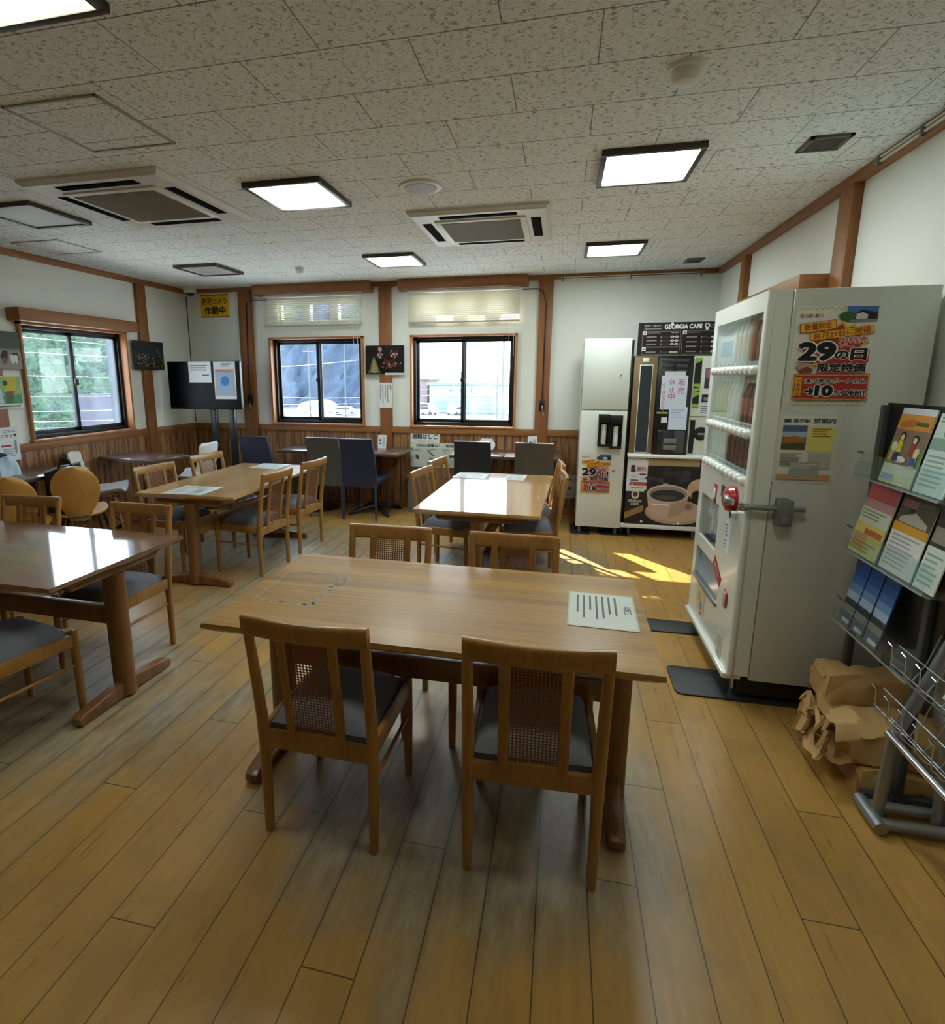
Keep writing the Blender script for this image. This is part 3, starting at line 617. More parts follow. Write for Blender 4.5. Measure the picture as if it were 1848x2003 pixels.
def make_chair(label):
    t = thing('dining_chair', label, 'chair', (0, 0, 0), group='oak dining chairs with cane backs')
    X = .190; back = lambda z: -.20 - .06 * max(0, (z - .38) / .42) ** 1.15
    for s in (-1, 1):
        zs = [0, .02, .2, .34, .44, .55, .65, .73, .79]
        MB().tube([(s * (X + .004 * (z / .8)), back(z), z) for z in zs], [.0145, .016, .0175, .019, .019, .018, .017, .016, .015], 12).build('leg', CHAIRW, t)
        MB().tube([(s * X, .19, 0), (s * X, .19, .03), (s * X, .188, .25), (s * X, .186, .395), (s * X, .186, .414), (s * X, .186, .418)], [.014, .0155, .0185, .0185, .0175, .011], 12).build('leg', CHAIRW, t)
    # curved top rail
    def sec(u, v):
        x = (u - .5) * .414; e = abs(2 * u - 1); a = 2 * math.pi * v
        z = .779 + .0345 * math.copysign(abs(math.sin(a)) ** .5, math.sin(a)) + .004 * e; y = -.259 - .017 * (1 - e * e) + .0125 * math.copysign(abs(math.cos(a)) ** .6, math.cos(a)) - (z - .775) * .12
        return (x, y, z)
    b = MB(); b.grid(sec, 20, 16); bmesh.ops.remove_doubles(b.bm, verts=b.bm.verts[:], dist=1e-5)
    for e in (0, 20): b.bm.faces.new([v for v in sorted([v for v in b.bm.verts if abs(v.co.x - (-.207 if e == 0 else .207)) < 1e-4], key=lambda v: math.atan2(v.co.z - .783, v.co.y + .259))])
    b.build('top_rail', CHAIRW, t, angle=50)
    for s in (-1, 1):
        MB().tube([(s * .087, back(z) - .003, z) for z in (.37, .45, .55, .65, .76)], .017, 8, sq=.62).build('back_slat', CHAIRW, t)
    cane_panel().build('cane_panel', CANE, t, smooth=False)
    b = MB(); b.box(-X, X, -.212, -.190, .325, .387, 0, .005).box(-.075, .075, -.212, -.196, .385, .402, 0, .003).box(-X, X, .170, .194, .345, .405, 0, .005)
    for s in (-1, 1): b.box(s * X - .011, s * X + .011, -.20, .186, .345, .403, 0, .004)
    b.build('seat_frame', CHAIRW, t)
    for s in (-1, 1): MB().tube([(s * X, -.195, .255), (s * X, .186, .255)], .0075, 8).build('stretcher', CHAIRW, t)
    b = MB()
    def cu(u, v):
        x, y = (u - .5) * 2, (v - .5) * 2; k = max(0, 1 - abs(x) ** 6) * max(0, 1 - abs(y) ** 6); xx = .174 * x * (1 + .012 * k); yy = .178 * y - .004
        return (xx, yy, .400 + .050 * k ** .45 + .016 * (1 - x * x) * (1 - y * y))
    b.grid(cu, 18, 18); b.box(-.175, .175, -.18, .168, .375, .399); b.build('cushion', CUSHION, t, angle=60)
    return t
def cxy(x, y, r, d): return (x - d * math.sin(r), y + d * math.cos(r), 0)
chair0 = make_chair('oak cane-back chair nearest the viewer, left of the near pair')
spots = [
 ('oak cane-back chair nearest the viewer, left of the near pair', -.715, 1.705, R(-1.5)),
 ('oak cane-back chair nearest the viewer, right of the near pair', -.043, 1.72, R(2)),
 ('oak chair on the far side of the near centre table, on the left', -.785, 2.29, R(180)),
 ('oak chair on the far side of the near centre table, below the notice end', -.19, 2.275, R(179)),
 ('oak chair on the left of the glare-lit table, nearer the viewer', -.80, 4.25, R(-100)),
 ('oak chair on the left of the glare-lit table, nearer the windows', -.79, 4.82, R(-100)),
 ('oak chair on the right of the glare-lit table, nearer the viewer', -.215, 4.30, R(95)),
 ('oak chair on the right of the glare-lit table, nearer the windows', -.235, 4.84, R(96)),
 ('oak chair on the left of the two-sheet table, nearer the viewer', -3.03, 3.95, R(-100)),
 ('oak chair on the left of the two-sheet table, nearer the television', -3.02, 4.66, R(-100)),
 ('oak chair on the right of the two-sheet table, nearer the viewer', -2.394, 3.975, R(85)),
 ('oak chair on the right of the two-sheet table, nearer the dark chairs', -2.365, 4.60, R(84)),
 ('oak chair behind the left-edge table, in front of the round plywood chairs', -3.125, 2.46, R(183)),
 ('oak chair behind the left-edge table, next to its right corner', -2.335, 2.43, R(179)),
 ('oak chair on the near side of the left-edge table with its grey seat showing', -2.30, 1.765, R(-10)),
]
for i, (lab, x, y, r) in enumerate(spots):
    if i == 0: chair0.location = (x, y, 0); chair0.rotation_euler = (0, 0, r)
    else: dup(chair0, (x, y, 0), r, lab)

# laminated sheets on the tables
def sheet(label, x, y, w, h, rot, kind, z=TH + .0015, curl=0.0):
    f = Flat(w, h, None); f.rect(-.03, -.04, 1.03, 1.04, simple('laminate_film', '#c9c6b8', .12, var=0, coat=1.0)); f.rect(0, 0, 1, 1, '#bcc0ba')
    if kind == 'notice':
        f.vtext('お願い', .9, .68, .026, '#3a3a3a', .01, 1.0)
        for k in range(7): f.lines(.10 + k * .1, .12 + .05 * (k % 3), .14 + k * .1, .93, 1, '#55555a', .8, True, k)
    else:
        f.lines(.1, .72, .9, .92, 3, '#8e9198', .5, seed=x * 10); f.lines(.08, .1, .45, .66, 7, '#a5a8ad', .4, seed=y); f.lines(.55, .1, .92, .66, 7, '#a5a8ad', .4, seed=w)
    for v in f.bm.verts:
        u, q = v.co.x / w, v.co.y / h; v.co.z += curl * (max(0, .35 - u) * 2.2 * (1 - q)) ** 1.5 if curl else 0
    return f.place('laminated_sheet', (x, y, z), (math.cos(rot), math.sin(rot), 0), (-math.sin(rot), math.cos(rot), 0), None, label, 'sheet', 'laminated sheets on the tables')
sheet('laminated notice with columns of writing on the near centre table', .06, 1.868, .222, .295, R(-2), 'notice')
sheet('laminated sheet on the near end of the two-sheet table', -2.80, 3.45, .32, .30, R(2), 'plain'); sheet('laminated sheet on the window end of the two-sheet table', -2.80, 4.64, .29, .30, R(2), 'plain')
sheet('laminated sheet at the far left corner of the glare-lit table', -.86, 4.60, .27, .24, R(-3), 'plain'); sheet('laminated sheet at the far right of the glare-lit table', -.43, 4.58, .16, .27, R(-3), 'plain')

# ------------------------------------------------------------------ bar tables and dark chairs along the back
def bar_table(label, x0, x1, y0, y1, rot=0.0, h=.72, round_base=False, name='bar_table', group='dark topped tables by the back windows'):
    w, d = x1 - x0, y1 - y0; t = thing(name, label, 'table', ((x0 + x1) / 2, (y0 + y1) / 2, 0), rot, group)
    MB().box(-w / 2, w / 2, -d / 2, d / 2, h - .032, h, 0, .004).build('tabletop', BARTOP, t)
    MB().cyl((0, 0, .03), (0, 0, h - .032), .034, None, 18).build('column', BLACKM, t)
    MB().box(-.14, .14, -.14, .14, h - .045, h - .032, 0, .004).build('mounting_plate', BLACKM, t)
    if round_base: MB().lathe([(.24, 0), (.24, .012), (.2, .02), (.06, .03), (.036, .05)], 32).build('base', BLACKM, t)
    else:
        b = MB()
        for k in range(4):
            a = R(45 + 90 * k); dx, dy = math.cos(a), math.sin(a); b.tube([(0, 0, .07), (dx * .12, dy * .12, .06), (dx * .27, dy * .27, .03), (dx * .31, dy * .31, .012)], [.034, .03, .022, .016], 8)
        b.build('base', BLACKM, t)
        for k in range(4): a = R(45 + 90 * k); MB().cyl((math.cos(a) * .31, math.sin(a) * .31, 0), (math.cos(a) * .31, math.sin(a) * .31, .018), .02, None, 12).build('foot', BLACKP, t)
    return t
bar_table('dark table under the left back window, left half behind the navy chair', -3.13, -2.40, 5.80, 6.375, 0, .72, True)
bar_table('dark table below the fireworks photo with a small upright card', -2.395, -1.675, 5.745, 6.36, R(-2.0))
bar_table('dark table below the right back window, left of its seam', -1.135, -.56, 5.83, 6.375)
bar_table('dark table below the right back window, right of its seam', -.555, .03, 5.83, 6.375)
def dark_chair(label, mat, x, y, rot):
    t = thing('upholstered_chair', label, 'chair', (x, y, 0), rot, 'dark vinyl chairs facing the windows')
    lm = simple(mat.name + '_leg', '#30343c' if mat is NAVY else '#4a463f', .5)
    def bk(u, v):
        x = (u - .5) * (.40 - .035 * v); z = .36 + .535 * v; return (x, -.20 - .085 * v * v - .02 * v, z)
    MB().grid(bk, 10, 14, 0, .034, lambda u, v: (0, 1, .15)).build('backrest', mat, t, angle=50)
    MB().box(-.205, .205, -.20, .225, .385, .455, 0, .018, 3).build('seat', mat, t)
    for s in (-1, 1):
        MB().tube([(s * .185, -.20, .40), (s * .188, -.215, 0)], [.019, .011], 8).build('leg', lm, t)
        MB().tube([(s * .182, .20, .40), (s * .188, .21, 0)], [.019, .011], 8).build('leg', lm, t)
    return t
dark_chair('navy high-backed chair beside the television stand, turned slightly', NAVY, -3.24, 5.83, R(-6))
dark_chair('taupe high-backed chair left of a navy one at the back tables', TAUPE, -2.47, 5.86, 0)
dark_chair('navy high-backed chair below the fireworks photo', NAVY, -2.07, 5.84, R(-2))
dark_chair('black-blue high-backed chair in front of the emergency ladder sign', simple('black_blue_vinyl', '#23262e', .55, var=.05, vscale=20), -.85, 5.86, 0)
dark_chair('taupe high-backed chair nearest the white cabinet', TAUPE, -.235, 5.86, 0)

# ------------------------------------------------------------------ left corner
t = bar_table('dark square table by the left wall next to the white shell chair', -.37, .37, -.25, .25, name='square_table', h=.742)
t.location = (-4.13, 4.90, 0); t.rotation_euler = (0, 0, R(-12))
for c in t.children:
    if c.name.startswith('column'): c.data.materials[0] = CHROME
t = bar_table('dark table at the left edge with a black bag in front', -.255, .255, -.35, .35, name='square_table', h=.742); t.location = (-4.31, 3.76, 0)
def shell_chair(label, x, y, rot):
    t = thing('shell_chair', label, 'chair', (x, y, 0), rot, 'ivory shell chairs on wooden legs')
    def sh(u, v):                                     # v: front lip -> seat -> back top
        s = (u - .5) * 2
        P = [(.22, .445), (.20, .455), (.08, .435), (-.06, .425), (-.15, .45), (-.19, .55), (-.215, .68), (-.23, .80), (-.235, .835)]
        k = v * (len(P) - 1); i = min(int(k), len(P) - 2); f = k - i; y = P[i][0] * (1 - f) + P[i + 1][0] * f; z = P[i][1] * (1 - f) + P[i + 1][1] * f
        w = .225 * (1 - .06 * v) * (1 - max(0, (v - .86) / .14) ** 2 * .30) * (1 - max(0, (.1 - v) / .1) ** 2 * .2)
        bowl = (abs(s) ** 2.4); return (s * w, y + (bowl * .05 if v > .5 else 0), z + (bowl * .055 if v < .62 else bowl * .055 * max(0, 1 - (v - .62) / .2)))
    MB().grid(sh, 18, 30, 0, .008, lambda u, v: (0, -.4 if v > .5 else 0, -1 if v < .5 else -.2)).build('shell', SHELL, t, angle=70)
    for sx in (-1, 1):
        for sy in (-1, 1): MB().tube([(sx * .12, sy * .11 + .02, .40), (sx * .20, sy * .2 + .01, 0)], [.016, .011], 10).build('leg', CHAIRW, t)
    b = MB()
    for a, c in (((-.13, -.10, .37), (.17, .17, .17)), ((.13, -.10, .37), (-.17, .17, .17)), ((-.13, .13, .37), (-.18, -.15, .17)), ((.13, .13, .37), (.18, -.15, .17)), ((-.13, .13, .37), (.13, .13, .37)), ((-.13, -.09, .37), (.13, -.09, .37)), ((-.13, .13, .40), (-.13, -.09, .40)), ((.13, .13, .40), (.13, -.09, .40))): b.tube([a, c], .005, 6)
    b.build('wire_brace', BLACKM, t); return t
shell_chair('ivory shell chair beside the television, facing the left wall', -3.93, 5.42, R(97))
shell_chair('ivory shell chair behind the right round plywood chair', -4.30, 4.47, R(-57))
def round_chair(label, x, y, rot):
    t = thing('round_back_chair', label, 'chair', (x, y, 0), rot, 'beech plywood chairs with rounded backs')
    out = []
    for k in range(41):
        a = R(-68 + (360 - 44) * k / 40)
    def W(v): return .172 * (max(0.0, 1 - ((v - .6) / .4) ** 2) ** .5 if v > .6 else (1 - .42 * ((.6 - v) / .44) ** 2)) if v > .16 else .072 + (.0998 - .072) * (v / .16)
    def bk(u, v):
        vv = v ** .85; top = 1 - (1 - vv); x = (u - .5) * 2 * (W(v) if v < .999 else .02); z = .385 + .455 * v; return (x, -.19 - .075 * v + .03 * (abs(u - .5) * 2) ** 2, z)
    MB().grid(bk, 16, 30, 0, .011, lambda u, v: (0, 1, .1)).build('backrest', PLY, t, angle=60)
    def se(u, v):
        s = (u - .5) * 2; q = (v - .5) * 2; k = math.sqrt(max(0.0, 1 - .55 * q * q)); return (s * .185 * k, q * .20 + .02, .445 + .01 * q - .012 * (1 - s * s))
    MB().grid(se, 12, 14, 0, .011, lambda u, v: (0, 0, -1)).build('seat', PLY, t, angle=60)
    for s in (-1, 1):
        MB().tube([(s * .12, .12, .43), (s * .2, .2, 0)], .0105, 10).build('leg', BLACKM, t); MB().tube([(s * .12, -.10, .43), (s * .2, -.2, 0)], .0105, 10).build('leg', BLACKM, t)
    MB().box(-.07, .07, -.215, .08, .418, .434, 0, .004).build('seat_bracket', GREYM, t); return t
round_chair('round-backed plywood chair right of the black bag', -3.87, 3.81, R(36)); round_chair('round-backed plywood chair left of the black bag', -3.93, 3.30, R(36))
t = thing('tote_bag', 'open black leather tote bag between the two round plywood chairs', 'bag', (-3.93, 3.72, .452), R(38))
def bag(u, v):
    a = 2 * math.pi * u; c, s_ = math.cos(a), math.sin(a); k = 1 + .10 * v; wob = .012 * math.sin(5 * a + v * 4)
    return (math.copysign(abs(c) ** .55, c) * .12 * k + wob * .7, math.copysign(abs(s_) ** .6, s_) * (.085 - .02 * v) + wob * .5, .36 * v + (.045 * c if v > .9 else 0) * 1.0)
MB().grid(bag, 32, 12, 0).build('bag_body', LEATHER, t, angle=60)
MB().box(-.10, .10, -.07, .07, 0, .012).build('bag_base', LEATHER, t)
b = MB()
MB().tube([bag(k / 40, 1.0) for k in range(40)], .006, 6, closed=True).build('bag_rim', simple('grey_piping', '#8d8d8c', .4), t)
MB().tube([(-.02, -.075, .36), (.02, -.10, .45), (.06, -.11, .43), (.09, -.08, .34)], .008, 8).build('bag_handle', LEATHER, t)
t = thing('jacket', 'pale blue jacket with a dark collar piled on the dark table at the left edge', 'jacket', (-4.43, 3.60, .743), R(20))
def jk(u, v):
    a = 2 * math.pi * u; k = math.cos(v * math.pi / 2) ** .5; w = 1 + .10 * math.sin(5 * a + 4 * v) + .06 * math.sin(11 * a)
    return (.13 * k * w * math.cos(a), .12 * k * w * math.sin(a), .17 * math.sin(v * math.pi / 2) + .008 * math.sin(9 * a) * v)
MB().grid(jk, 30, 10).build('jacket_body', simple('pale_blue_cloth', '#b9cbdc', .8), t, angle=60)
MB().tube([(-.06, -.03, .15), (-.03, -.06, .17), (.03, -.06, .175), (.06, -.02, .165), (.04, .04, .16)], [.014, .02, .02, .02, .012], 10).build('jacket_collar', simple('dark_cloth', '#22283a', .8), t)

# television on its stand
t = thing('television', 'black flat television on a pole stand in the back left corner', 'television', (-4.0, 5.82, 1.16), world=True)
MB().box(-4.475, -3.54, 5.81, 5.86, 1.165, 1.71, 0, .006).build('housing', BLACKP, t); MB().box(-4.465, -3.55, 5.806, 5.812, 1.185, 1.70).build('screen', SCREEN, t, smooth=False)
MB().box(-4.25, -3.77, 5.86, 5.90, 1.22, 1.6, 0, .01).build('rear_cover', BLACKP, t)
t = thing('television_stand', 'black twin-pole stand holding up the television', 'stand', (-3.85, 5.93, 0), world=True)
for x in (-3.975, -3.735): MB().box(x - .035, x + .035, 5.90, 5.95, .02, 1.62, 0, .006).build('pole', BLACKM, t)
MB().box(-4.2, -3.5, 5.72, 6.2, 0, .025, 0, .006).build('base', BLACKM, t); MB().box(-4.05, -3.66, 5.901, 5.925, 1.25, 1.55, 0, .004).build('mount', BLACKM, t)
f = Flat(.29, .235, '#d9dce0'); f.lines(.08, .55, .92, .85, 3, '#4c5058', .45, seed=3); f.lines(.6, .3, .92, .4, 1, '#4c5058', .5); f.place('paper_notice', (-4.19, 5.803, 1.472), *BACK, None, 'small white typed notice at the top of the television', 'notice', 'papers taped to the television')
f = Flat(.275, .42, '#ccd2dc'); f.rect(.05, .08, .95, .80, '#b9a293'); f.rect(.12, .14, .88, .74, '#8fa9c8'); f.disc(.5, .48, .055, '#3d78b8'); f.rect(.1, .72, .8, .78, '#b5825c'); f.lines(.35, .86, .9, .96, 3, '#5a6070', .45); f.place('paper_notice', (-3.865, 5.803, 1.285), *BACK, None, 'tall blue and orange printed sheet on the right of the television', 'notice', 'papers taped to the television')

# ------------------------------------------------------------------ things on the back and left walls
f = Flat(.39, .272, '#e0b820'); f.rect(0, .955, 1, 1, '#a8331e'); f.rect(0, 0, 1, .045, '#a8331e'); f.text('防犯カメラ', .07, .56, .93, .84, '#33260e', .02); f.text('作動中', .13, .13, .87, .48, '#33260e', .03)
f.place('security_sign', (-4.395, 6.427, 2.256), *BACK, None, 'yellow security camera sign high in the back left corner', 'sign')
t = tag(MB().box(-3.905, -3.868, 6.40, YB, .95, 2.59, 0, .004).build('cable_duct', WPAINT), 'white vertical cable duct beside the left back pillar', 'duct')
t = tag(MB().tube([(-4.545, 6.36, 2.50), (-4.552, 6.37, 1.6), (-4.55, 6.37, .97)], .006, 6).build('camera_cable', BLACKM), 'thin black cable hanging down the back left corner', 'cable')
def opener(label, x, y, z, cable):
    t = thing('window_opener', label, 'window opener', (x, y, z), world=True, group='window openers on the pillars')
    MB().box(x - .028, x + .028, y - .03, y, z - .02, z + .10, 0, .008).build('opener_body', BLACKP, t); MB().cyl((x, y - .045, z + .05), (x, y - .03, z + .05), .024, None, 16).build('crank_hub', BLACKM, t)
    MB().hexa([(x - .006, y - .05, z + .04), (x + .010, y - .05, z + .04), (x + .010, y - .042, z + .04), (x - .006, y - .042, z + .04), (x + .010, y - .05, z - .07), (x + .028, y - .05, z - .07), (x + .028, y - .042, z - .07), (x + .010, y - .042, z - .07)], 0, .003).build('crank_handle', CHROME, t)
    MB().tube(cable, .0065, 6).build('drive_cable', BLACKM, t)
opener('black window opener crank on the pillar beside the television', -3.745, 6.37, 1.215, [(-3.50, 6.41, 2.435), (-3.66, 6.375, 2.435), (-3.73, 6.36, 2.40), (-3.75, 6.362, 1.8), (-3.745, 6.36, 1.30)])
opener('black window opener crank on the pillar left of the white cabinet', -.205, 6.388, 1.185, [(-.45, 6.41, 2.455), (-.30, 6.40, 2.455), (-.24, 6.38, 2.43), (-.20, 6.378, 2.30), (-.205, 6.38, 1.27)])
# fireworks photograph
f = Flat(.462, .326, '#120c0c'); rr = random.Random(2)
def burst(x, y, r, cols):
    for k in range(46):
        a = rr.uniform(0, 6.28); d = r * rr.random() ** .7; f.disc(x + d * math.cos(a), y + d * math.sin(a) * 1.4, rr.uniform(.002, .008), rr.choice(cols), n=6)
burst(.38, .86, .06, ['#b08a86', '#7d4a40', '#d8b8b0']); burst(.39, .66, .07, ['#c9928a', '#8c4a3c', '#e8d0c8']); burst(.76, .68, .13, ['#a8605a', '#6d2f28', '#d8a8a0', '#e6cfc6']); burst(.55, .35, .13, ['#7a2c1a', '#a8452a', '#5a1f12']); burst(.72, .32, .12, ['#7a3a20', '#b06a3a'])
for k in range(10): f.disc(rr.uniform(.5, .97), rr.uniform(.24, .42), rr.uniform(.003, .007), '#e8c080', n=6)
f.poly([(.23, .62), (.25, .62), (.42, .04), (.08, .04)], '#4c5a30'); f.poly([(.235, .58), (.245, .58), (.36, .08), (.15, .06)], '#8a7a50')
for k in range(16): f.disc(.24 + rr.uniform(-.1, .1) * (1.0), .06 + rr.random() * .2, .004, '#b8b060', n=6)
f.place('fireworks_photo', (-2.238, 6.384, 1.563), *BACK, None, 'dark photograph of fireworks on the pillar between the back windows', 'photo')
f = Flat(.235, .024, '#dcdcd8'); f.lines(.05, .2, .95, .8, 1, '#55555a', .4); f.place('photo_caption', (-2.005, 6.3835, 1.556), *BACK, None, 'narrow white caption strip at the lower edge of the fireworks photo', 'caption')
f = Flat(.168, .288, '#dcdcd8'); f.vtext('ご案内', .88, .97, .022, '#222226', .03)
for k in range(4): f.lines(.12 + k * .17, .1 + .04 * (k % 2), .2 + k * .17, .93, 1, '#55585e', .6, True, k)
f.place('notice_poster', (-2.09, 6.3835, 1.178), *BACK, None, 'white notice with vertical writing under the fireworks photo', 'notice')
f = Flat(.35, .13, '#d8dad4'); f.text('避難はしご', .06, .40, .94, .86, '#26282c', .03); f.text('EMERGENCY LADDER', .22, .14, .78, .26, '#55585c', .0)
f.place('ladder_sign', (-1.708, 6.40, .768), *BACK, None, 'white emergency ladder sign below the right back window', 'sign')
f = Flat(.60, .285, '#d3d5cc'); f.rect(.03, .05, .97, .80, '#c2c6b6'); f.text('ORIRO避難はしご使用法', .12, .83, .92, .96, '#2a2c30', .03)
for k, x in enumerate((.06, .34, .64)): f.lines(x, .66, x + .2, .76, 2, '#6a6e6a', .4, seed=k)
f.poly([(.10, .50), (.15, .52), (.19, .36), (.15, .30), (.11, .36)], '#4e534e'); f.poly([(.33, .68), (.36, .70), (.50, .48), (.46, .44)], '#6b716b'); f.poly([(.38, .18), (.46, .16), (.46, .40), (.38, .42)], '#8d938b'); f.poly([(.65, .18), (.74, .16), (.74, .38), (.65, .40)], '#8d938b'); f.poly([(.69, .38), (.71, .38), (.71, .66), (.69, .66)], '#7a807a')
f.place('ladder_instructions', (-1.71, 6.40, .488), *BACK, None, 'escape ladder instruction board below the emergency ladder sign', 'sign')
t = thing('ladder_box', 'low dark grey ladder box on the floor under the instruction board', 'box', (-1.43, 6.26, 0), world=True)
MB().box(-1.67, -1.18, 6.12, 6.385, 0, .40, 0, .006).build('box_body', GREYM, t); MB().box(-1.68, -1.17, 6.11, 6.39, .395, .43, 0, .006).build('box_lid', simple('box_lid_grey', '#5c605c', .5), t)
def card(label, x, y, z, w, h, kind):
    f = Flat(w, h, '#d6d8d8', .003)
    if kind: f.rect(.04, .04, .96, .96, '#c9ccd0'); f.disc(.28, .62, .012, '#26292e'); f.poly([(.16, .30), (.40, .30), (.28, .48)], '#3a3e44'); f.lines(.55, .15, .9, .85, 5, '#7a7e84', .5, seed=x)
    f.place('table_card', (x - w / 2, y, z), (1, 0, 0), (0, .18, 1), None, label, 'card', 'upright cards on the bar tables')
card('small white upright card on the dark table below the fireworks photo', -2.0, 6.20, .7205, .10, .155, 1); card('small white upright card on the dark table nearest the white cabinet', -.285, 6.20, .7205, .098, .18, 1)
f = Flat(.19, .16, None); c = '#d5d8d4'
out = [(.5 + .5 * math.cos(R(a)), .45 + .45 * math.sin(R(a))) for a in range(-50, 231, 10)]
f.prism([(a * .19, b_ * .16) for a, b_ in out], -.003, 0, 'xy', f.mi(c)); f.prism([(.022, .125), (.05, .15), (.07, .135)], -.003, 0, 'xy', f.mi(c)); f.prism([(.168, .125), (.12, .135), (.14, .15)], -.003, 0, 'xy', f.mi(c)); f.lines(.22, .35, .8, .72, 4, '#80848a', .45)
f.place('table_card', (-.88, 6.20, .7205), (1, 0, 0), (0, .15, 1), None, 'rounded white card with two small corner points on the dark table', 'card', 'upright cards on the bar tables')
f = Flat(.11, .27, '#b9b6b0'); f.disc(.5, .80, .042, '#8a2a2a'); f.disc(.5, .80, .034, '#c9c6c0'); f.rect(.3, .75, .7, .85, '#55504c'); f.vtext('禁', .5, .52, .05, '#4c4a48', .03); f.lines(.2, .08, .8, .3, 3, '#6a6866', .5)
f.place('prohibition_sign', (.08, 6.404, .19), *BACK, None, 'small sign with a red ring on the panelling left of the white cabinet', 'sign')
f = Flat(.485, .315, '#1b1f1a'); rr = random.Random(5); f.poly([(0, .62), (.2, .66), (.5, .60), (.8, .68), (1, .60), (1, 1), (0, 1)], '#161a17'); f.rect(0, 0, 1, .14, '#2f3322')
for k in range(110): f.disc(rr.random(), rr.uniform(.1, .55), rr.uniform(.004, .012), rr.choice(['#6b6350', '#8a8270', '#3f4434', '#a59a86', '#4a3a30']), n=6)
f.poly([(.72, .80), (.74, .80), (.80, .55), (.78, .55)], '#7d8078'); f.place('crowd_photo', (-4.556, 5.385, 1.613), *LEFTW, None, 'dark photograph of a crowd on the left wall beside the television', 'photo')
f = Flat(.42, .31, '#6d6f6b'); f.rect(0, .55, 1, 1, '#4d5048'); f.rect(0, .0, 1, .5, '#8b8882'); f.poly([(.55, .35), (.62, .5), (.72, .46), (.68, .2), (.58, .2)], '#2c2422'); f.poly([(.78, .42), (.92, .45), (.95, .25), (.85, .18)], '#2a2826'); f.disc(.80, .27, .02, '#d6d4cc', .04); f.disc(.88, .27, .018, '#d6d4cc', .038); f.disc(.62, .22, .02, '#7a4a38', .03)
f.place('wall_photo', (-4.556, 3.62, 1.60), *LEFTW, None, 'grey photograph at the upper left edge beside the left window', 'photo')
f = Flat(.40, .27, '#d5d6cd'); f.rect(.02, .14, .98, .98, '#8fae6a'); f.poly([(.02, .14), (.98, .14), (.98, .42), (.02, .36)], '#4f9468'); f.poly([(.62, .98), (.9, .98), (.86, .55), (.62, .52)], '#c0b436'); f.disc(.63, .78, .022, '#3a2c24'); f.poly([(.60, .50), (.80, .52), (.76, .16), (.62, .16)], '#4c6a48'); f.poly([(.64, .52), (.8, .54), (.78, .38), (.66, .38)], '#8a5a34'); f.poly([(.4, .16), (.56, .16), (.52, .62), (.42, .5)], '#b9c9d4'); f.lines(.4, .03, .95, .1, 1, '#6a6a66', .6)
f.place('wall_poster', (-4.556, 3.605, 1.272), *LEFTW, None, 'green and yellow poster at the left edge below a grey photograph', 'poster')
f = Flat(.30, .285, '#d6dadb'); f.text('ごみは', .55, .84, .93, .92, '#4a4e54', .02); f.text('こちら▼', .5, .70, .95, .79, '#2c2f34', .03); f.rect(.45, .42, .75, .48, '#a83a40'); f.lines(.5, .12, .9, .38, 4, '#8a93a0', .5); f.rect(.84, .2, .92, .6, '#8d95a2')
f.place('wall_notice', (-4.556, 3.61, .83), *LEFTW, None, 'white notice low on the left wall at the picture edge', 'notice')

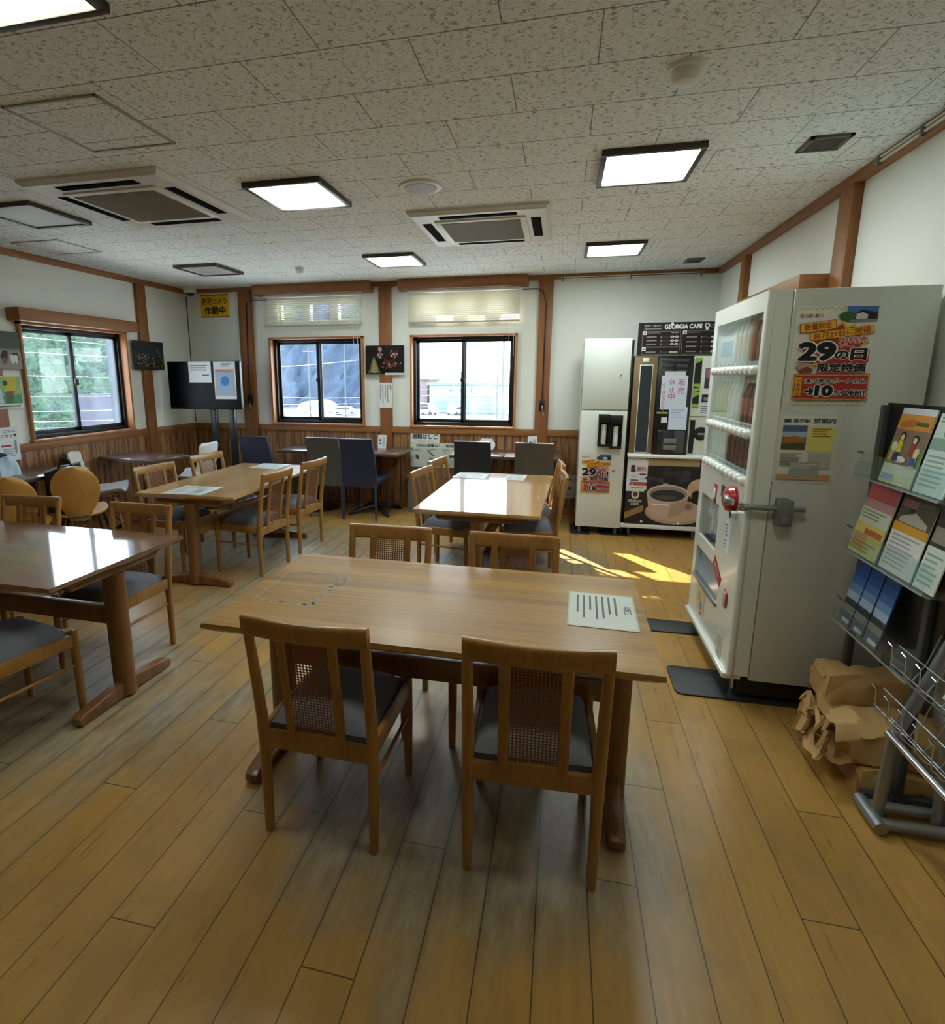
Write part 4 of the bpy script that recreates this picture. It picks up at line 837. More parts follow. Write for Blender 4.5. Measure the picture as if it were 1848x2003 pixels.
# ------------------------------------------------------------------ the 29th-day poster, used twice
def poster29(name, origin, basis, label, w=.292, h=.402):
    f = Flat(w, h, '#d9d6cc'); Y, RD, DR, W_ = '#d6a82c', '#a3302c', '#8c241e', '#dedbd2'
    for y0 in (.965, .0):
        for k in range(26 if y0 < .5 else 16): f.rect(.01 + k * .038, y0 + (.012 if k % 2 else 0), .03 + k * .038, y0 + (.03 if k % 2 else .018), '#c4b13c')
    f.rect(.62, .845, 1, .995, '#3c68ac'); f.poly([(.64, .88), (.8, .96), (1, .93), (1, .845), (.62, .845)], '#22262a'); f.poly([(.74, .87), (.74, .92), (.82, .935), (.88, .91), (.88, .87)], '#c8c8c4'); f.rect(.66, .845, 1, .865, '#7c7d7a')
    f.text('道の駅 清川', .04, .895, .33, .93, '#96404a', .02)
    sp = []
    for k in range(30):
        a = 2 * math.pi * k / 30; r = 1.0 if k % 2 else .80; sp.append((.55 + .40 * r * math.cos(a), .60 + .26 * r * math.sin(a)))
    f.poly(sp, Y); f.poly([(.5 + (a - .5) * .9, .6 + (b_ - .6) * .88) for a, b_ in sp], RD); f.disc(.63, .90, .03, '#3c5a30', .018)
    f.rect(.055, .755, .515, .85, DR, .13); f.rect(.065, .76, .505, .845, Y, .13); f.text('数量限定', .12, .772, .45, .835, '#9a4a1c', .03, .13)
    f.rect(.19, .69, .985, .775, DR, .13); f.rect(.20, .695, .975, .77, Y, .13); f.text('毎月29日に開催', .24, .702, .94, .765, '#9a4a1c', .03, .13)
    f.text('肉特売', .57, .635, .92, .695, '#b04848', .03, 0, True, W_, .05); f.text('デー', .58, .585, .76, .625, '#b04848', .03, 0, True, W_, .05); f.text('ニ', .22, .66, .26, .675, '#201a1a', .02); f.text('ク', .42, .66, .46, .68, '#201a1a', .02)
    f.rect(.12, .44, .96, .56, RD); f.text('29', .09, .465, .52, .635, '#18161a', .06, 0, True, W_, .05); f.text('の', .54, .475, .70, .555, '#18161a', .05, 0, True, W_, .05); f.text('日', .74, .465, .92, .575, '#18161a', .05, 0, True, W_, .05)
    f.poly([(.04, .40), (.16, .44), (.28, .42), (.28, .36), (.12, .35)], '#b58a76'); f.poly([(.10, .36), (.2, .40), (.28, .37), (.26, .34), (.12, .33)], '#7d3c30'); f.rect(.33, .335, .94, .435, RD); f.text('限定特価', .34, .345, .93, .425, '#18161a', .05, 0, True, W_, .05)
    f.rect(.05, .055, 1.0, .32, DR); f.rect(.055, .06, .995, .315, Y); f.rect(.065, .067, .985, .308, RD); f.rect(.07, .09, .165, .29, DR); f.rect(.075, .095, .16, .285, Y); f.vtext('対象商品', .118, .275, .017, '#9a4a1c', .02, 1.1)
    f.text('清川恵水ポーク全品', .19, .225, .96, .275, '#18161a', .03, 0, True, W_, .06); f.text('→', .21, .11, .32, .18, '#18161a', .08, 0, True, W_, .05); f.text('10', .35, .10, .55, .20, '#18161a', .07, 0, True, W_, .06); f.text('%', .58, .10, .66, .15, '#18161a', .03, 0, True, W_, .06); f.text('OFF!!', .68, .10, .96, .155, '#18161a', .05, 0, True, W_, .06)
    return f.place(name, origin, *basis, None, label, 'poster', 'red and yellow sale posters')

# ------------------------------------------------------------------ white drinks machine
VX, VX2, VY0, VY1, VZ0, VZ1 = .829, 1.446, 2.739, 3.606, .111, 1.888
t = V = thing('vending_machine', 'tall white drinks vending machine standing side-on at the right', 'vending machine', (1.14, 3.17, 0), world=True)
b = MB(); dx = VX + .064
b.box(dx + .03, VX2, VY0, VY1, VZ0, VZ1, 0, .006); b.build('cabinet_body', VPAINT, t)
b = MB(); W0, W1, WZ0, WZ1 = 2.785, 3.535, 1.075, 1.805
L0, L1, LZ0, LZ1 = 3.155, 3.53, .62, .868; S0, S1, SZ0, SZ1 = 3.03, 3.535, .372, .55
def frontbox(y0, y1, z0, z1): b.box(VX, dx + .026, y0, y1, z0, z1, 0, .0)
ys = sorted({VY0, VY1, W0, W1, L0, L1, S0, S1}); zs = sorted({VZ0 + .02, VZ1, WZ0, WZ1, LZ0, LZ1, SZ0, SZ1}); hol = [(W0, W1, WZ0, WZ1), (L0, L1, LZ0, LZ1), (S0, S1, SZ0, SZ1)]
for i in range(len(ys) - 1):
    run = None
    for j in range(len(zs)):
        solid = j < len(zs) - 1 and not any(h[0] < (ys[i] + ys[i + 1]) / 2 < h[1] and h[2] < (zs[j] + zs[j + 1]) / 2 < h[3] for h in hol)
        if solid and run is None: run = zs[j]
        if not solid and run is not None: frontbox(ys[i], ys[i + 1], run, zs[j]); run = None
b.tube([(VX + .012, VY0 + .008, VZ0 + .02), (VX + .012, VY0 + .008, VZ1)], .016, 12)
dr = b.build('front_door', WPAINT, t)
MB().box(VX - .022, dx, VY0 + .005, VY1 - .005, VZ0 - .004, VZ0 + .026, 0, .008).build('base_ledge', WPAINT, t)
MB().box(VX + .004, VX + .007, W0 - .004, W1 + .004, WZ0 - .03, WZ1 + .004).build('display_glass', CASEGLASS, t, smooth=False)
b = MB(); bx = dx + .022; LIN = simple('display_liner', '#c3c8bf', .5)
b.box(bx, bx + .01, W0, W1, WZ0, WZ1); b.build('display_back', LIN, t, smooth=False)
ROWS = (1.555, 1.270, 1.055)
for z in ROWS:
    MB().box(VX + .008, bx, W0, W1, z - .004, z + .045, 0, .002).build('display_shelf', simple('shelf_strip', '#b9bfb8', .4), t)
    for k in range(10): yy = W1 - .035 - k * (W1 - W0 - .07) / 9; MB().tube([(VX + .004, yy, z + .004), (VX - .012, yy, z + .004), (VX - .022, yy, z + .002)], [.0215, .021, .013], 14).build('button', WPLAST, t)
    b = MB()
    for k in range(10): yy = W1 - .035 - k * (W1 - W0 - .07) / 9; b.box(VX + .0072, VX + .0078, yy - .022, yy + .022, z + .030, z + .044)
    b.build('price_tags', paper('#8d98a4'), t, smooth=False)
def drink(name, label, yy, z, h, r, cb, cl, kind, grp):
    o = thing(name, label, 'drink', (dx - .012, yy, z + .045), world=True, group=grp); X_ = dx - .012
    if kind == 'can': MB().lathe([(r * .85, 0), (r, .008), (r, h - .012), (r * .82, h)], 18, c=(X_, yy, z + .045)).build('can_body', simple('drink_' + cb.strip('#'), cb, .35, var=0), o)
    else:
        MB().lathe([(r * .9, 0), (r, .01), (r, h * .62), (r * .75, h * .78), (r * .36, h * .9), (r * .36, h * .93)], 18, c=(X_, yy, z + .045)).build('bottle_body', simple('drink_' + cb.strip('#'), cb, .3, var=0), o); MB().lathe([(r * .42, h * .925), (r * .42, h)], 14, c=(X_, yy, z + .045)).build('bottle_cap', WPLAST, o)
    MB().lathe([(r * 1.01, h * .18), (r * 1.01, h * .58)], 18, c=(X_, yy, z + .045)).build('drink_label', simple('drink_' + cl.strip('#'), cl, .4, var=0), o)
step = (W1 - W0 - .07) / 9
for k in range(9):
    yy = W1 - .035 - k * step
    if k < 3: drink('drink_bottle', 'display bottle with a blue label in the top row of the vending machine', yy, ROWS[0], .20, .03, '#aeb9c0', '#5f82a8', 'b', 'blue-labelled display bottles, top row')
    elif k < 7: drink('drink_bottle', 'tall pale display bottle in the middle of the top vending row', yy, ROWS[0], .225, .03, '#c3c6bc', '#c9b9a8', 'b', 'pale display bottles, top row')
    else: drink('drink_bottle', 'brown display bottle at the viewer end of the top vending row', yy, ROWS[0], .20, .032, '#6e3a24', '#8c4a38', 'b', 'brown display bottles, top row')
    if k < 3: drink('drink_bottle', 'yellow-green tea bottle at the far end of the middle vending row', yy, ROWS[1], .205, .03, '#a9b37a', '#b4bd92', 'b', 'tea display bottles, middle row')
    elif k < 6: drink('drink_bottle', 'white display bottle in the middle vending row', yy, ROWS[1], .21, .03, '#c6cbc4', '#d2d2cb', 'b', 'white display bottles, middle row')
    else: drink('drink_bottle', 'reddish display bottle at the viewer end of the middle vending row', yy, ROWS[1], .20, .032, '#5d3338', '#a5685c', 'b', 'reddish display bottles, middle row')
    if k < 4: drink('drink_can', 'pale display can at the far end of the lowest vending row', yy, ROWS[2], .14, .03, '#bcc3b6', '#c8ccc2', 'can', 'pale display cans, lowest row')
    else: drink('drink_can', 'dark brown display can in the lowest vending row', yy, ROWS[2], .14, .031, '#4a2c22', '#6b4030', 'can', 'brown display cans, lowest row')
MB().box(VX - .004, VX + .01, 3.222, 3.282, .862, .968, 0, .006).build('coin_plate', RED, t); MB().box(VX - .006, VX, 3.236, 3.268, .885, .945, 0, .003).build('coin_slot_insert', WPLAST, t)
MB().box(VX - .003, VX + .005, 3.06, 3.14, .925, .985, 0, .002).build('amount_display', simple('display_blue_black', '#20283a', .2, var=0), t)
def pill(yc, zc, ry, rz, m, nm, x0, par): return MB().prism([(yc + ry * math.cos(a) * (abs(math.cos(a)) + .02) ** -.3, zc + rz * math.sin(a) * (abs(math.sin(a)) + .02) ** -.3) for a in [2 * math.pi * k / 28 for k in range(28)]], x0, VX + .004, 'yz', 0, .003).build(nm, m, par)
lk = MB().lathe([(.062, 0), (.066, .012), (.058, .036), (.03, .05)], 28).build('lock_guard', RED, t, raw=True); lk.rotation_euler = (0, -math.pi / 2, 0); lk.location = (VX - 1.14, 2.915 - 3.17, .955)
MB().hexa([(VX - .075, 2.80, .945), (VX - .03, 2.80, .945), (VX - .03, 2.90, .935), (VX - .055, 2.90, .935), (VX - .075, 2.80, .975), (VX - .03, 2.80, .975), (VX - .03, 2.90, .985), (VX - .055, 2.90, .985)], 0, .005).build('lock_lever', CHROME, t)
MB().cyl((VX - .03, 2.85, .895), (VX + .002, 2.85, .895), .02, None, 18).build('lock_cylinder', CHROME, t)
pill(2.885, .46, .034, .048, RED, 'coin_return_frame', VX - .006, t); pill(2.885, .462, .02, .034, simple('return_grey', '#a0a0a4', .3), 'coin_return_cup', VX - .009, t)
b = MB(); b.box(dx + .012, dx + .02, L0, L1, LZ0, LZ1); b.build('poster_window', simple('poster_dark', '#4b5158', .3), t, smooth=False)
f = Flat(L1 - L0, LZ1 - LZ0, '#5a6068'); rr = random.Random(8)
for k in range(26): f.disc(.3 + rr.random() * .5, .15 + rr.random() * .75, rr.uniform(.006, .02), rr.choice(['#c4ccd6', '#8fa0b2', '#dadfe2', '#48525e', '#9fb2c6']), rr.uniform(.02, .045), n=8)
f.rect(.25, .0, .85, .16, '#30363c'); f.place('window_picture', (VX + .02, L1, LZ0), *VFRONT, t)
MB().box(VX + .006, VX + .010, L0 - .002, L1 + .002, LZ0 - .002, LZ1 + .002).build('poster_window_glass', CASEGLASS, t, smooth=False)
b = MB(); b.box(dx + .012, dx + .02, S0, S1, SZ0, SZ1); b.build('outlet_recess', BLACKP, t, smooth=False)
MB().hexa([(VX + .012, S0 + .005, SZ0 + .02), (VX + .018, S0 + .005, SZ0 + .02), (VX + .018, S1 - .005, SZ0 + .02), (VX + .012, S1 - .005, SZ0 + .02), (VX + .03, S0 + .005, SZ1 - .03), (VX + .036, S0 + .005, SZ1 - .03), (VX + .036, S1 - .005, SZ1 - .03), (VX + .03, S1 - .005, SZ1 - .03)]).build('outlet_flap', simple('outlet_flap_grey', '#7d93ac', .15, var=.02, coat=1), t, smooth=False)
MB().box(VX - .010, VX + .012, S0 - .01, S1, SZ0 - .016, SZ0 + .006, 0, .003).build('outlet_lip', SILVER, t)
def vstick(name, y1, z0, w, h, label, draw, base, group='stickers on the front of the drinks machine', rot=0.0):
    f = Flat(w, h, base, .0006); draw(f); c, s = math.cos(rot), math.sin(rot); return f.place(name, (VX - .0012, y1, z0), (0, -c, s), (0, s, c), None, label, 'sticker', group)
vstick('sticker', 3.005, .675, .088, .155, 'white code label under the red lock of the drinks machine', lambda f: (f.lines(.12, .5, .55, .92, 4, '#5a5e64', .5), f.lines(.12, .08, .5, .4, 3, '#6a6e74', .5)), '#d3d8dc')
def redtape(f): f.text('お取り出し', .15, .3, .85, .7, '#d8c8c4', .02)
vstick('sticker', 3.16, .555, .17, .06, 'red warning tape stuck across the outlet of the drinks machine', redtape, '#a82a22', rot=R(-30))
def lowpic(f): f.poly([(0, .2), (.5, 0), (1, .1), (1, .9), (.4, 1), (0, .9)], '#c9b894'); f.disc(.4, .6, .03, '#b8a24c'); f.disc(.65, .35, .025, '#7c8896'); f.rect(.55, .02, .75, .14, '#9a3a34')
vstick('sticker', 3.43, .19, .18, .16, 'faded picture sticker low on the drinks machine below the outlet', lowpic, None)
vstick('sticker', 2.955, .135, .085, .13, 'beige specification plate near the bottom front corner of the drinks machine', lambda f: (f.lines(.1, .45, .9, .9, 5, '#9a9688', .4), f.lines(.1, .06, .9, .35, 4, '#a8a496', .4)), '#c4c1b2')
for k, (yy, zz) in enumerate(((2.80, 0), (3.545, 0))):
    for xx in (.875, 1.39):
        MB().cyl((xx, yy, .012), (xx, yy, VZ0), .012, None, 12).build('levelling_foot', CHROME, t); 
b = MB().box(.885, VX2, VY0 + .02, VY0 + .03, .03, VZ0).build('kick_plate', BLACKP, t, smooth=False)
def plate(label, x0, x1, y0, y1):
    t = thing('anchor_plate', label, 'plate', ((x0 + x1) / 2, (y0 + y1) / 2, 0), world=True, group='black steel anchor plates under the machines'); r = .03
    pts = [(x0 + r - r * math.cos(a), y0 + r - r * math.sin(a)) for a in (0, R(45), R(90))] + [(x1, y0), (x1, y1)] + [(x0 + r - r * math.sin(a), y1 - r + r * math.cos(a)) for a in (0, R(45), R(90))]
    MB().prism(pts, 0, .009, 'xy', 0, .002).build('plate', RUBBER, t); MB().box(x1 - .52 if x1 - x0 > .6 else x1 - .12, x1 - .34 if x1 - x0 > .6 else x1 - .03, (y0 + y1) / 2 - .04, (y0 + y1) / 2 + .04, .009, .022, 0, .004).build('foot_clamp', RUBBER, t)
plate('black steel plate under the near foot of the white drinks machine', .61, 1.42, 2.735, 3.02); plate('black steel plate under the far foot of the white drinks machine', .575, 1.42, 3.45, 3.63)
plate('black steel plate under the left front of the white cabinet', .145, .33, 5.60, 6.0); plate('black steel plate between the white cabinet and the coffee machine', .42, .70, 5.63, 6.05)
t = thing('locking_bar', 'steel locking bar bolted across the side of the drinks machine', 'lock', (.95, 2.72, .96), world=True)
MB().cyl((.80, 2.700, .963), (1.05, 2.700, .963), .0125, None, 16).build('bar', SILVER, t); MB().box(.940, 1.0, 2.675, 2.7385, .885, 1.003, 0, .008).build('lock_block', GREYM, t); MB().box(.955, .985, 2.668, 2.676, .90, .93, 0, .003).build('lock_face', SILVER, t)
MB().box(.792, .822, 2.688, 2.712, .945, .982, 0, .004).build('bar_hook', CHROME, t)
poster29('sale_poster', (.938, 2.7372, 1.412), BACK, 'red and yellow sale poster on the side of the white drinks machine')
f = Flat(.205, .282, '#d3d4c8'); f.rect(-.08, -.03, 1.1, 1.05, '#c6c8be'); f.rect(0, 0, 1, 1, '#d3d4c8'); f.text('道の駅', .2, .90, .52, .96, '#2a3050', .03); f.text('旅案内', .58, .89, .98, .97, '#2a3050', .03); f.rect(.03, .90, .16, .955, '#3a4468')
f.rect(.02, .48, .48, .86, '#4f5f80'); f.rect(.02, .66, .48, .76, '#9fb0c4'); f.rect(.02, .58, .48, .68, '#8a5a34'); f.rect(.02, .48, .48, .59, '#4c5034'); f.poly([(.05, .64), (.25, .70), (.46, .66), (.46, .60), (.05, .58)], '#a4683a')
f.rect(.50, .46, .99, .84, '#d2cc6e'); f.lines(.58, .68, .95, .82, 4, '#a0602c', .5); f.lines(.02, .22, .46, .44, 10, '#8e9288', .5); f.rect(.55, .2, .98, .44, '#a9ada2'); f.rect(.22, .08, .78, .3, '#969a90'); f.lines(.24, .1, .76, .28, 6, '#d0d2c8', .4); f.rect(-.02, .02, 1.0, .1, '#c08a58'); f.rect(.22, .05, .78, .2, '#969a90')
f.place('guide_poster', (.935, 2.7372, 1.083), *BACK, None, 'smaller travel guide sheet on the drinks machine below the sale poster', 'poster')

# ------------------------------------------------------------------ white cabinet
t = thing('storage_cabinet', 'narrow tall white cabinet with cup dispensers beside the coffee machine', 'cabinet', (.40, 5.92, 0), world=True)
MB().box(.19, .612, 5.64, 6.20, .08, 1.88, 0, .004).build('cabinet_body', WPAINT, t); MB().box(.613, .636, 5.66, 6.20, .03, 1.865, 0, .002).build('side_panel', BLACKP, t)
d = MB().box(.19, .610, 5.615, 5.638, 1.226, 1.88, 0, .004).build('cabinet_door', WPAINT, t); MB().lathe([(.009, 0), (.010, .012), (.006, .016)], 16).build('door_knob', CHROME, d, raw=True).matrix_local = Matrix.Translation((.524 - .40, 5.615 - 5.92, 1.546)) @ Matrix.Rotation(math.pi / 2, 4, 'X')
d = MB().box(.19, .610, 5.615, 5.638, .08, 1.218, 0, .004).build('cabinet_door', WPAINT, t); MB().lathe([(.011, 0), (.011, .008)], 16).build('door_lock', CHROME, d, raw=True).matrix_local = Matrix.Translation((.515 - .40, 5.615 - 5.92, .644)) @ Matrix.Rotation(math.pi / 2, 4, 'X')
for x in (.23, .57): MB().cyl((x, 5.68, .010), (x, 5.68, .08), .016, None, 12).build('levelling_foot', GREYM, t)
CUP = simple('paper_cup', '#d3d4ce', .6)
def dispenser(label, x0, x1, zt, zb):
    t = thing('cup_dispenser', label, 'dispenser', ((x0 + x1) / 2, 5.60, zb), world=True, group='black cup dispensers on the white cabinet'); b = MB()
    b.box(x0, x0 + .012, 5.53, 5.614, zb, zt, 0, .003).box(x1 - .012, x1, 5.53, 5.614, zb, zt, 0, .003).box(x0, x1, 5.60, 5.614, zb, zt).box(x0, x1, 5.52, 5.614, zb, zb + .02, 0, .003).box(x0, x1, 5.525, 5.614, zt - .075, zt, 0, .003)
    b.build('dispenser_case', BLACKP, t); c = ((x0 + x1) / 2, 5.565, zb + .021); b = MB(); prof = [(.018, 0)]
    for k in range(22): prof += [(.0255, .004 + k * .0085), (.0235, .008 + k * .0085)]
    return prof, c
for lab, cl, x0, x1, zt, zb in (('left black cup dispenser on the white cabinet door', 'column of stacked white cups in the left dispenser', .352, .452, 1.186, .885), ('right black cup dispenser on the white cabinet door', 'column of stacked white cups in the right dispenser', .456, .566, 1.178, .868)):
    prof, c = dispenser(lab, x0, x1, zt, zb); o = MB().lathe(prof, 20, c=(0, 0, 0)).build('cup_stack', CUP, None, c); tag(o, cl, 'cups', 'stacked paper cups')
poster29('sale_poster', (.205, 5.613, .413), BACK, 'red and yellow sale poster on the lower door of the white cabinet', .285, .392)
for lab, z0, z1, dxx in (('upper white paper taped to the left side of the white cabinet', 1.43, 1.63, .012), ('lower white paper taped to the left side of the white cabinet', 1.20, 1.425, .02)):
    f = Flat(.2, z1 - z0, '#cfd3d8'); f.lines(.1, .1, .9, .9, 7, '#7a7e86', .4); f.place('paper_notice', (.187, 5.84, z0), (-dxx * .4, -1, 0), (-dxx, 0, .2), None, lab, 'notice', 'papers on the side of the white cabinet')

# ------------------------------------------------------------------ coffee machine
t = thing('coffee_machine', 'self-service coffee vending machine with a big cup picture in the back corner', 'coffee machine', (.98, 5.95, 0), world=True)
CY = 5.60
MB().box(.64, 1.345, CY + .02, 6.30, .10, 1.72, 0, .004).build('machine_body', BLACKP, t)
GOLD = simple('bronze_panel', '#7d6647', .45, metal=.2, var=.02)
MB().box(.640, .842, CY, CY + .02, .828, 1.715, 0, .002).build('bronze_panel', GOLD, t); MB().box(.690, .804, CY - .003, CY, .832, 1.64, 0, .001).build('strip_border', WPLAST, t); MB().box(.696, .798, CY - .005, CY - .003, .838, 1.633).build('dark_strip', simple('smoked_strip', '#1a222c', .12, var=0, coat=1), t, smooth=False)
MB().box(.71, .765, CY - .005, CY, 1.665, 1.70, 0, .001).build('badge', WPLAST, t)
MB().box(.846, 1.142, CY - .012, CY + .02, .815, 1.703, 0, .003).build('control_panel', BLACKP, t)
for r_ in range(3):
    for c_ in range(2): MB().box(.875 + c_ * .125, .975 + c_ * .125 - .004, CY - .018, CY - .012, 1.615 - r_ * .047, 1.643 - r_ * .047, 0, .002).build('selection_button', simple('button_grey', '#3c3f42', .35), t)
MB().box(.875, 1.10, CY - .016, CY - .012, 1.665, 1.69, 0, .001).build('selection_button', MATS['button_grey'], t)
MB().box(.862, .958, CY - .014, CY - .012, 1.198, 1.214).build('green_strip', simple('lime', '#86b04c', .4), t, smooth=False); MB().box(.905, .955, CY - .014, CY - .012, 1.115, 1.165).build('small_label', WPLAST, t, smooth=False)
MB().box(.885, 1.115, CY - .016, CY - .012, .835, 1.045, 0, .003).build('outlet_door', simple('outlet_smoke', '#1d242a', .15, var=0, coat=1), t)
for z in (.865, .925): MB().box(.94, 1.05, CY - .019, CY - .016, z, z + .045, 0, .002).build('outlet_icon', GREYM, t)
MB().box(1.146, 1.345, CY, CY + .02, .80, 1.715, 0, .002).build('payment_panel', WPAINT, t)
b = MB().box(1.158, 1.212, CY - .003, CY, 1.255, 1.70); b.build('striped_band', BLACKP, t, smooth=False); LIME = MATS['lime']
for z0, z1, sl in ((1.66, 1.70, .015), (1.44, 1.47, -.01), (1.40, 1.43, .01), (1.36, 1.395, .015), (1.26, 1.29, .0)): MB().hexa([(1.158, CY - .005, z0 - sl), (1.212, CY - .005, z0 + sl), (1.212, CY - .003, z0 + sl), (1.158, CY - .003, z0 - sl), (1.158, CY - .005, z1), (1.212, CY - .005, z1), (1.212, CY - .003, z1), (1.158, CY - .003, z1)]).build('lime_flash', LIME, t, smooth=False)
MB().box(1.245, 1.325, CY - .006, CY, 1.43, 1.61, 0, .003).build('card_reader', simple('reader_dark', '#3a3d46', .3, var=0), t); MB().box(1.25, 1.32, CY - .008, CY - .006, 1.52, 1.605).build('reader_screen', simple('pink_screen', '#8d6478', .3, var=.1, vscale=40), t, smooth=False)
MB().box(1.235, 1.325, CY - .008, CY, 1.305, 1.375, 0, .003).build('coin_unit', BLACKP, t); MB().box(1.25, 1.31, CY - .010, CY - .008, 1.32, 1.35).build('coin_slot', SILVER, t, smooth=False)
f = Flat(.12, .105, '#cfd6e2', .001); f.lines(.1, .15, .85, .88, 4, '#5c6270', .4); f.place('instruction_label', (1.222, CY - .001, 1.185), *BACK, t)
MB().box(1.150, 1.345, CY - .004, CY, 1.172, 1.18).build('panel_gap', GREYM, t, smooth=False)
MB().box(1.157, 1.20, CY - .003, CY, .835, 1.145).build('black_band', BLACKP, t, smooth=False)
k = MB().lathe([(.062, 0), (.060, .022), (.03, .026)], 28).build('return_knob', BLACKP, t, raw=True); k.rotation_euler = (math.pi / 2, 0, 0); k.location = (1.255 - .98, CY - 5.95, 1.02)
k = MB().box(1.225, 1.285, CY - .032, CY - .024, 1.01, 1.03, 0, .004).build('knob_grip', SILVER, t)
MB().hexa([(.632, CY - .05, .788), (1.345, CY - .05, .788), (1.345, CY + .02, .775), (.632, CY + .02, .775), (.632, CY - .055, .806), (1.345, CY - .055, .806), (1.345, CY + .02, .83), (.632, CY + .02, .83)], 0, .003).build('tray_shelf', WPAINT, t)
MB().box(.640, 1.345, CY, CY + .02, .142, .775, 0, .002).build('lower_door', BLACKP, t)
f = Flat(.705, .633, '#2a211f', .001)
f.rect(.25, .0, 1, .91, '#26201f'); f.rect(.235, .90, .90, 1.0, '#a58e6e'); f.rect(.0, .5, .235, 1.0, '#cdd2d8')
rr = random.Random(11)
for k in range(14): f.disc(.3 + rr.random() * .5, .66 + rr.random() * .22, rr.uniform(.02, .06), rr.choice(['#34333a', '#3c3b42', '#2e2d34']), rr.uniform(.01, .03))
f.disc(.64, .20, .27, '#a88a74', .12); f.disc(.64, .22, .25, '#b69a84', .105)
f.poly([(.27, .48), (.30, .27), (.36, .17), (.52, .12), (.68, .15), (.76, .24), (.80, .48)], '#b79f8c'); f.poly([(.55, .12), (.68, .15), (.76, .24), (.80, .48), (.62, .48)], '#a58a76')
f.disc(.91, .56, .10, '#b89c84', .10); f.disc(.89, .46, .045, '#2a1a12', .055); f.disc(.95, .66, .09, '#c4a888', .04)
f.disc(.535, .48, .187, '#c4b2a2', .088); f.disc(.535, .475, .172, '#8e7c72', .076); f.disc(.535, .455, .150, '#2f3032', .056); f.disc(.52, .425, .10, '#4a4440', .022)
f.disc(.80, .30, .055, '#a58a76', .05); f.disc(.80, .305, .03, '#7d6656', .03); f.rect(.34, .30, .56, .325, '#d9cfc4'); f.disc(.5, .62, .03, '#a8a4a8', .012)
f.poly([(.0, .17), (.24, .30), (.24, .20), (.0, .07)], '#8d6c44'); f.poly([(0, 0), (.24, 0), (.24, .02), (0, .02)], '#3a302c'); f.text('GEORGIA', .035, .335, .215, .375, '#cfc9c0', .02); f.text('CAFE', .075, .285, .175, .325, '#cfc9c0', .02); f.disc(.125, .45, .036, '#c8c2ba', .042); f.disc(.125, .455, .022, '#3c3634', .026)
f.place('door_picture', (.640, CY - .0006, .142), *BACK, t)
for x in (.80, 1.13): MB().lathe([(.011, 0), (.011, .005)], 14).build('screw_cap', WPLAST, t, raw=True).matrix_local = Matrix.Translation((x - .98, CY - .001 - 5.95, .165)) @ Matrix.Rotation(math.pi / 2, 4, 'X')
MB().box(.615, 1.345, CY - .006, CY + .03, .096, .136, 0, .004).build('bottom_rail', LPLAST, t)
for x in (.70, 1.29): MB().cyl((x, 5.72, .009 if x < 1 else 0), (x, 5.72, .10), .018, None, 12).build('levelling_foot', GREYM, t)
f = Flat(.715, .29, '#1d1917', .02); W_ = '#cfcac0'
f.text('GEORGIA CAFE', .31, .80, .74, .93, '#e2dfd8', .045); f.text('挽きたて 淹れたて', .07, .86, .27, .93, '#a8a29a', .01); f.lines(.07, .78, .28, .83, 1, '#8a847c', .5); f.disc(.395, .955, .012, '#e2dfd8')
for x in (.80, .93): f.disc(x, .88, .022, '#e2dfd8'); f.disc(x, .885, .012, '#1d1917')
f.disc(.80, .79, .012, '#e2dfd8'); f.lines(.84, .8, .9, .93, 3, '#5a544e', .5)
def bx_(x0, y0, x1, y1):
    f.rect(x0, y0, x1, y1, '#a39d94'); f.rect(x0 + .003, y0 + .008, x1 - .003, y1 - .008, '#1d1917')
bx_(.05, .26, .50, .73); bx_(.05, .03, .50, .25); bx_(.52, .03, .985, .73)
for x, y in ((.055, .63), (.055, .14), (.525, .63)): f.rect(x, y, x + .045, y + .11, '#d6d2ca'); f.disc(x + .022, y + .055, .007, '#1d1917')
for i, (x, ys_) in enumerate(((.06, (.56, .45, .34, .10)), (.53, (.54, .40, .26, .11)))):
    for j, y in enumerate(ys_):
        f.rect(x + .04, y - .012, x + .16, y + .02, '#8e8880'); f.rect(x + .21, y - .03, x + .22, y + .03, '#a39d94'); f.rect(x + .23, y - .02, x + .31, y - .008, '#5c564f'); f.rect(x + .23, y + .01, x + .31, y + .02, '#5c564f')
        for q in (.345, .395): f.disc(x + q, y, .017, '#cfcac0', .010, 14); f.disc(x + q, y - .004, .009, '#7a746c', .004, 10)
for x in (.11, .585): f.rect(x, .67, x + .15, .69, '#7a746c'); f.rect(x + .28, .67, x + .36, .69, '#a39d94')
f.place('menu_board', (.655, CY, 1.722), *BACK, None, 'black coffee menu board standing on top of the coffee machine', 'menu board')
mb = bpy.data.objects['menu_board']
o = MB().box(.64, .655, CY + .02, 6.2, 1.722, 1.95, 0, .002).build('side_plate', BLACKP, mb); o.matrix_local = mb.matrix_local.inverted()
f = Flat(.175, .05, '#c9cec9'); f.place('paper_notice', (.905, CY - .0195, 1.53), *BACK, None, 'blank paper edge sticking out above the handwritten sales-stopped notice', 'notice', 'papers on the coffee machine')
f = Flat(.222, .305, '#ccd4e4'); c = '#b0485a'
f.vtext('販売', .76, .90, .060, c, .0, 1.2); f.vtext('休止中', .42, .90, .056, c, .0, 1.15); f.vtext('(不具合のため)', .11, .78, .027, '#b05560', -.005, 1.25); f.place('paper_notice', (.882, CY - .021, 1.236), *BACK, None, 'white notice with red handwriting on the coffee machine', 'notice', 'papers on the coffee machine')
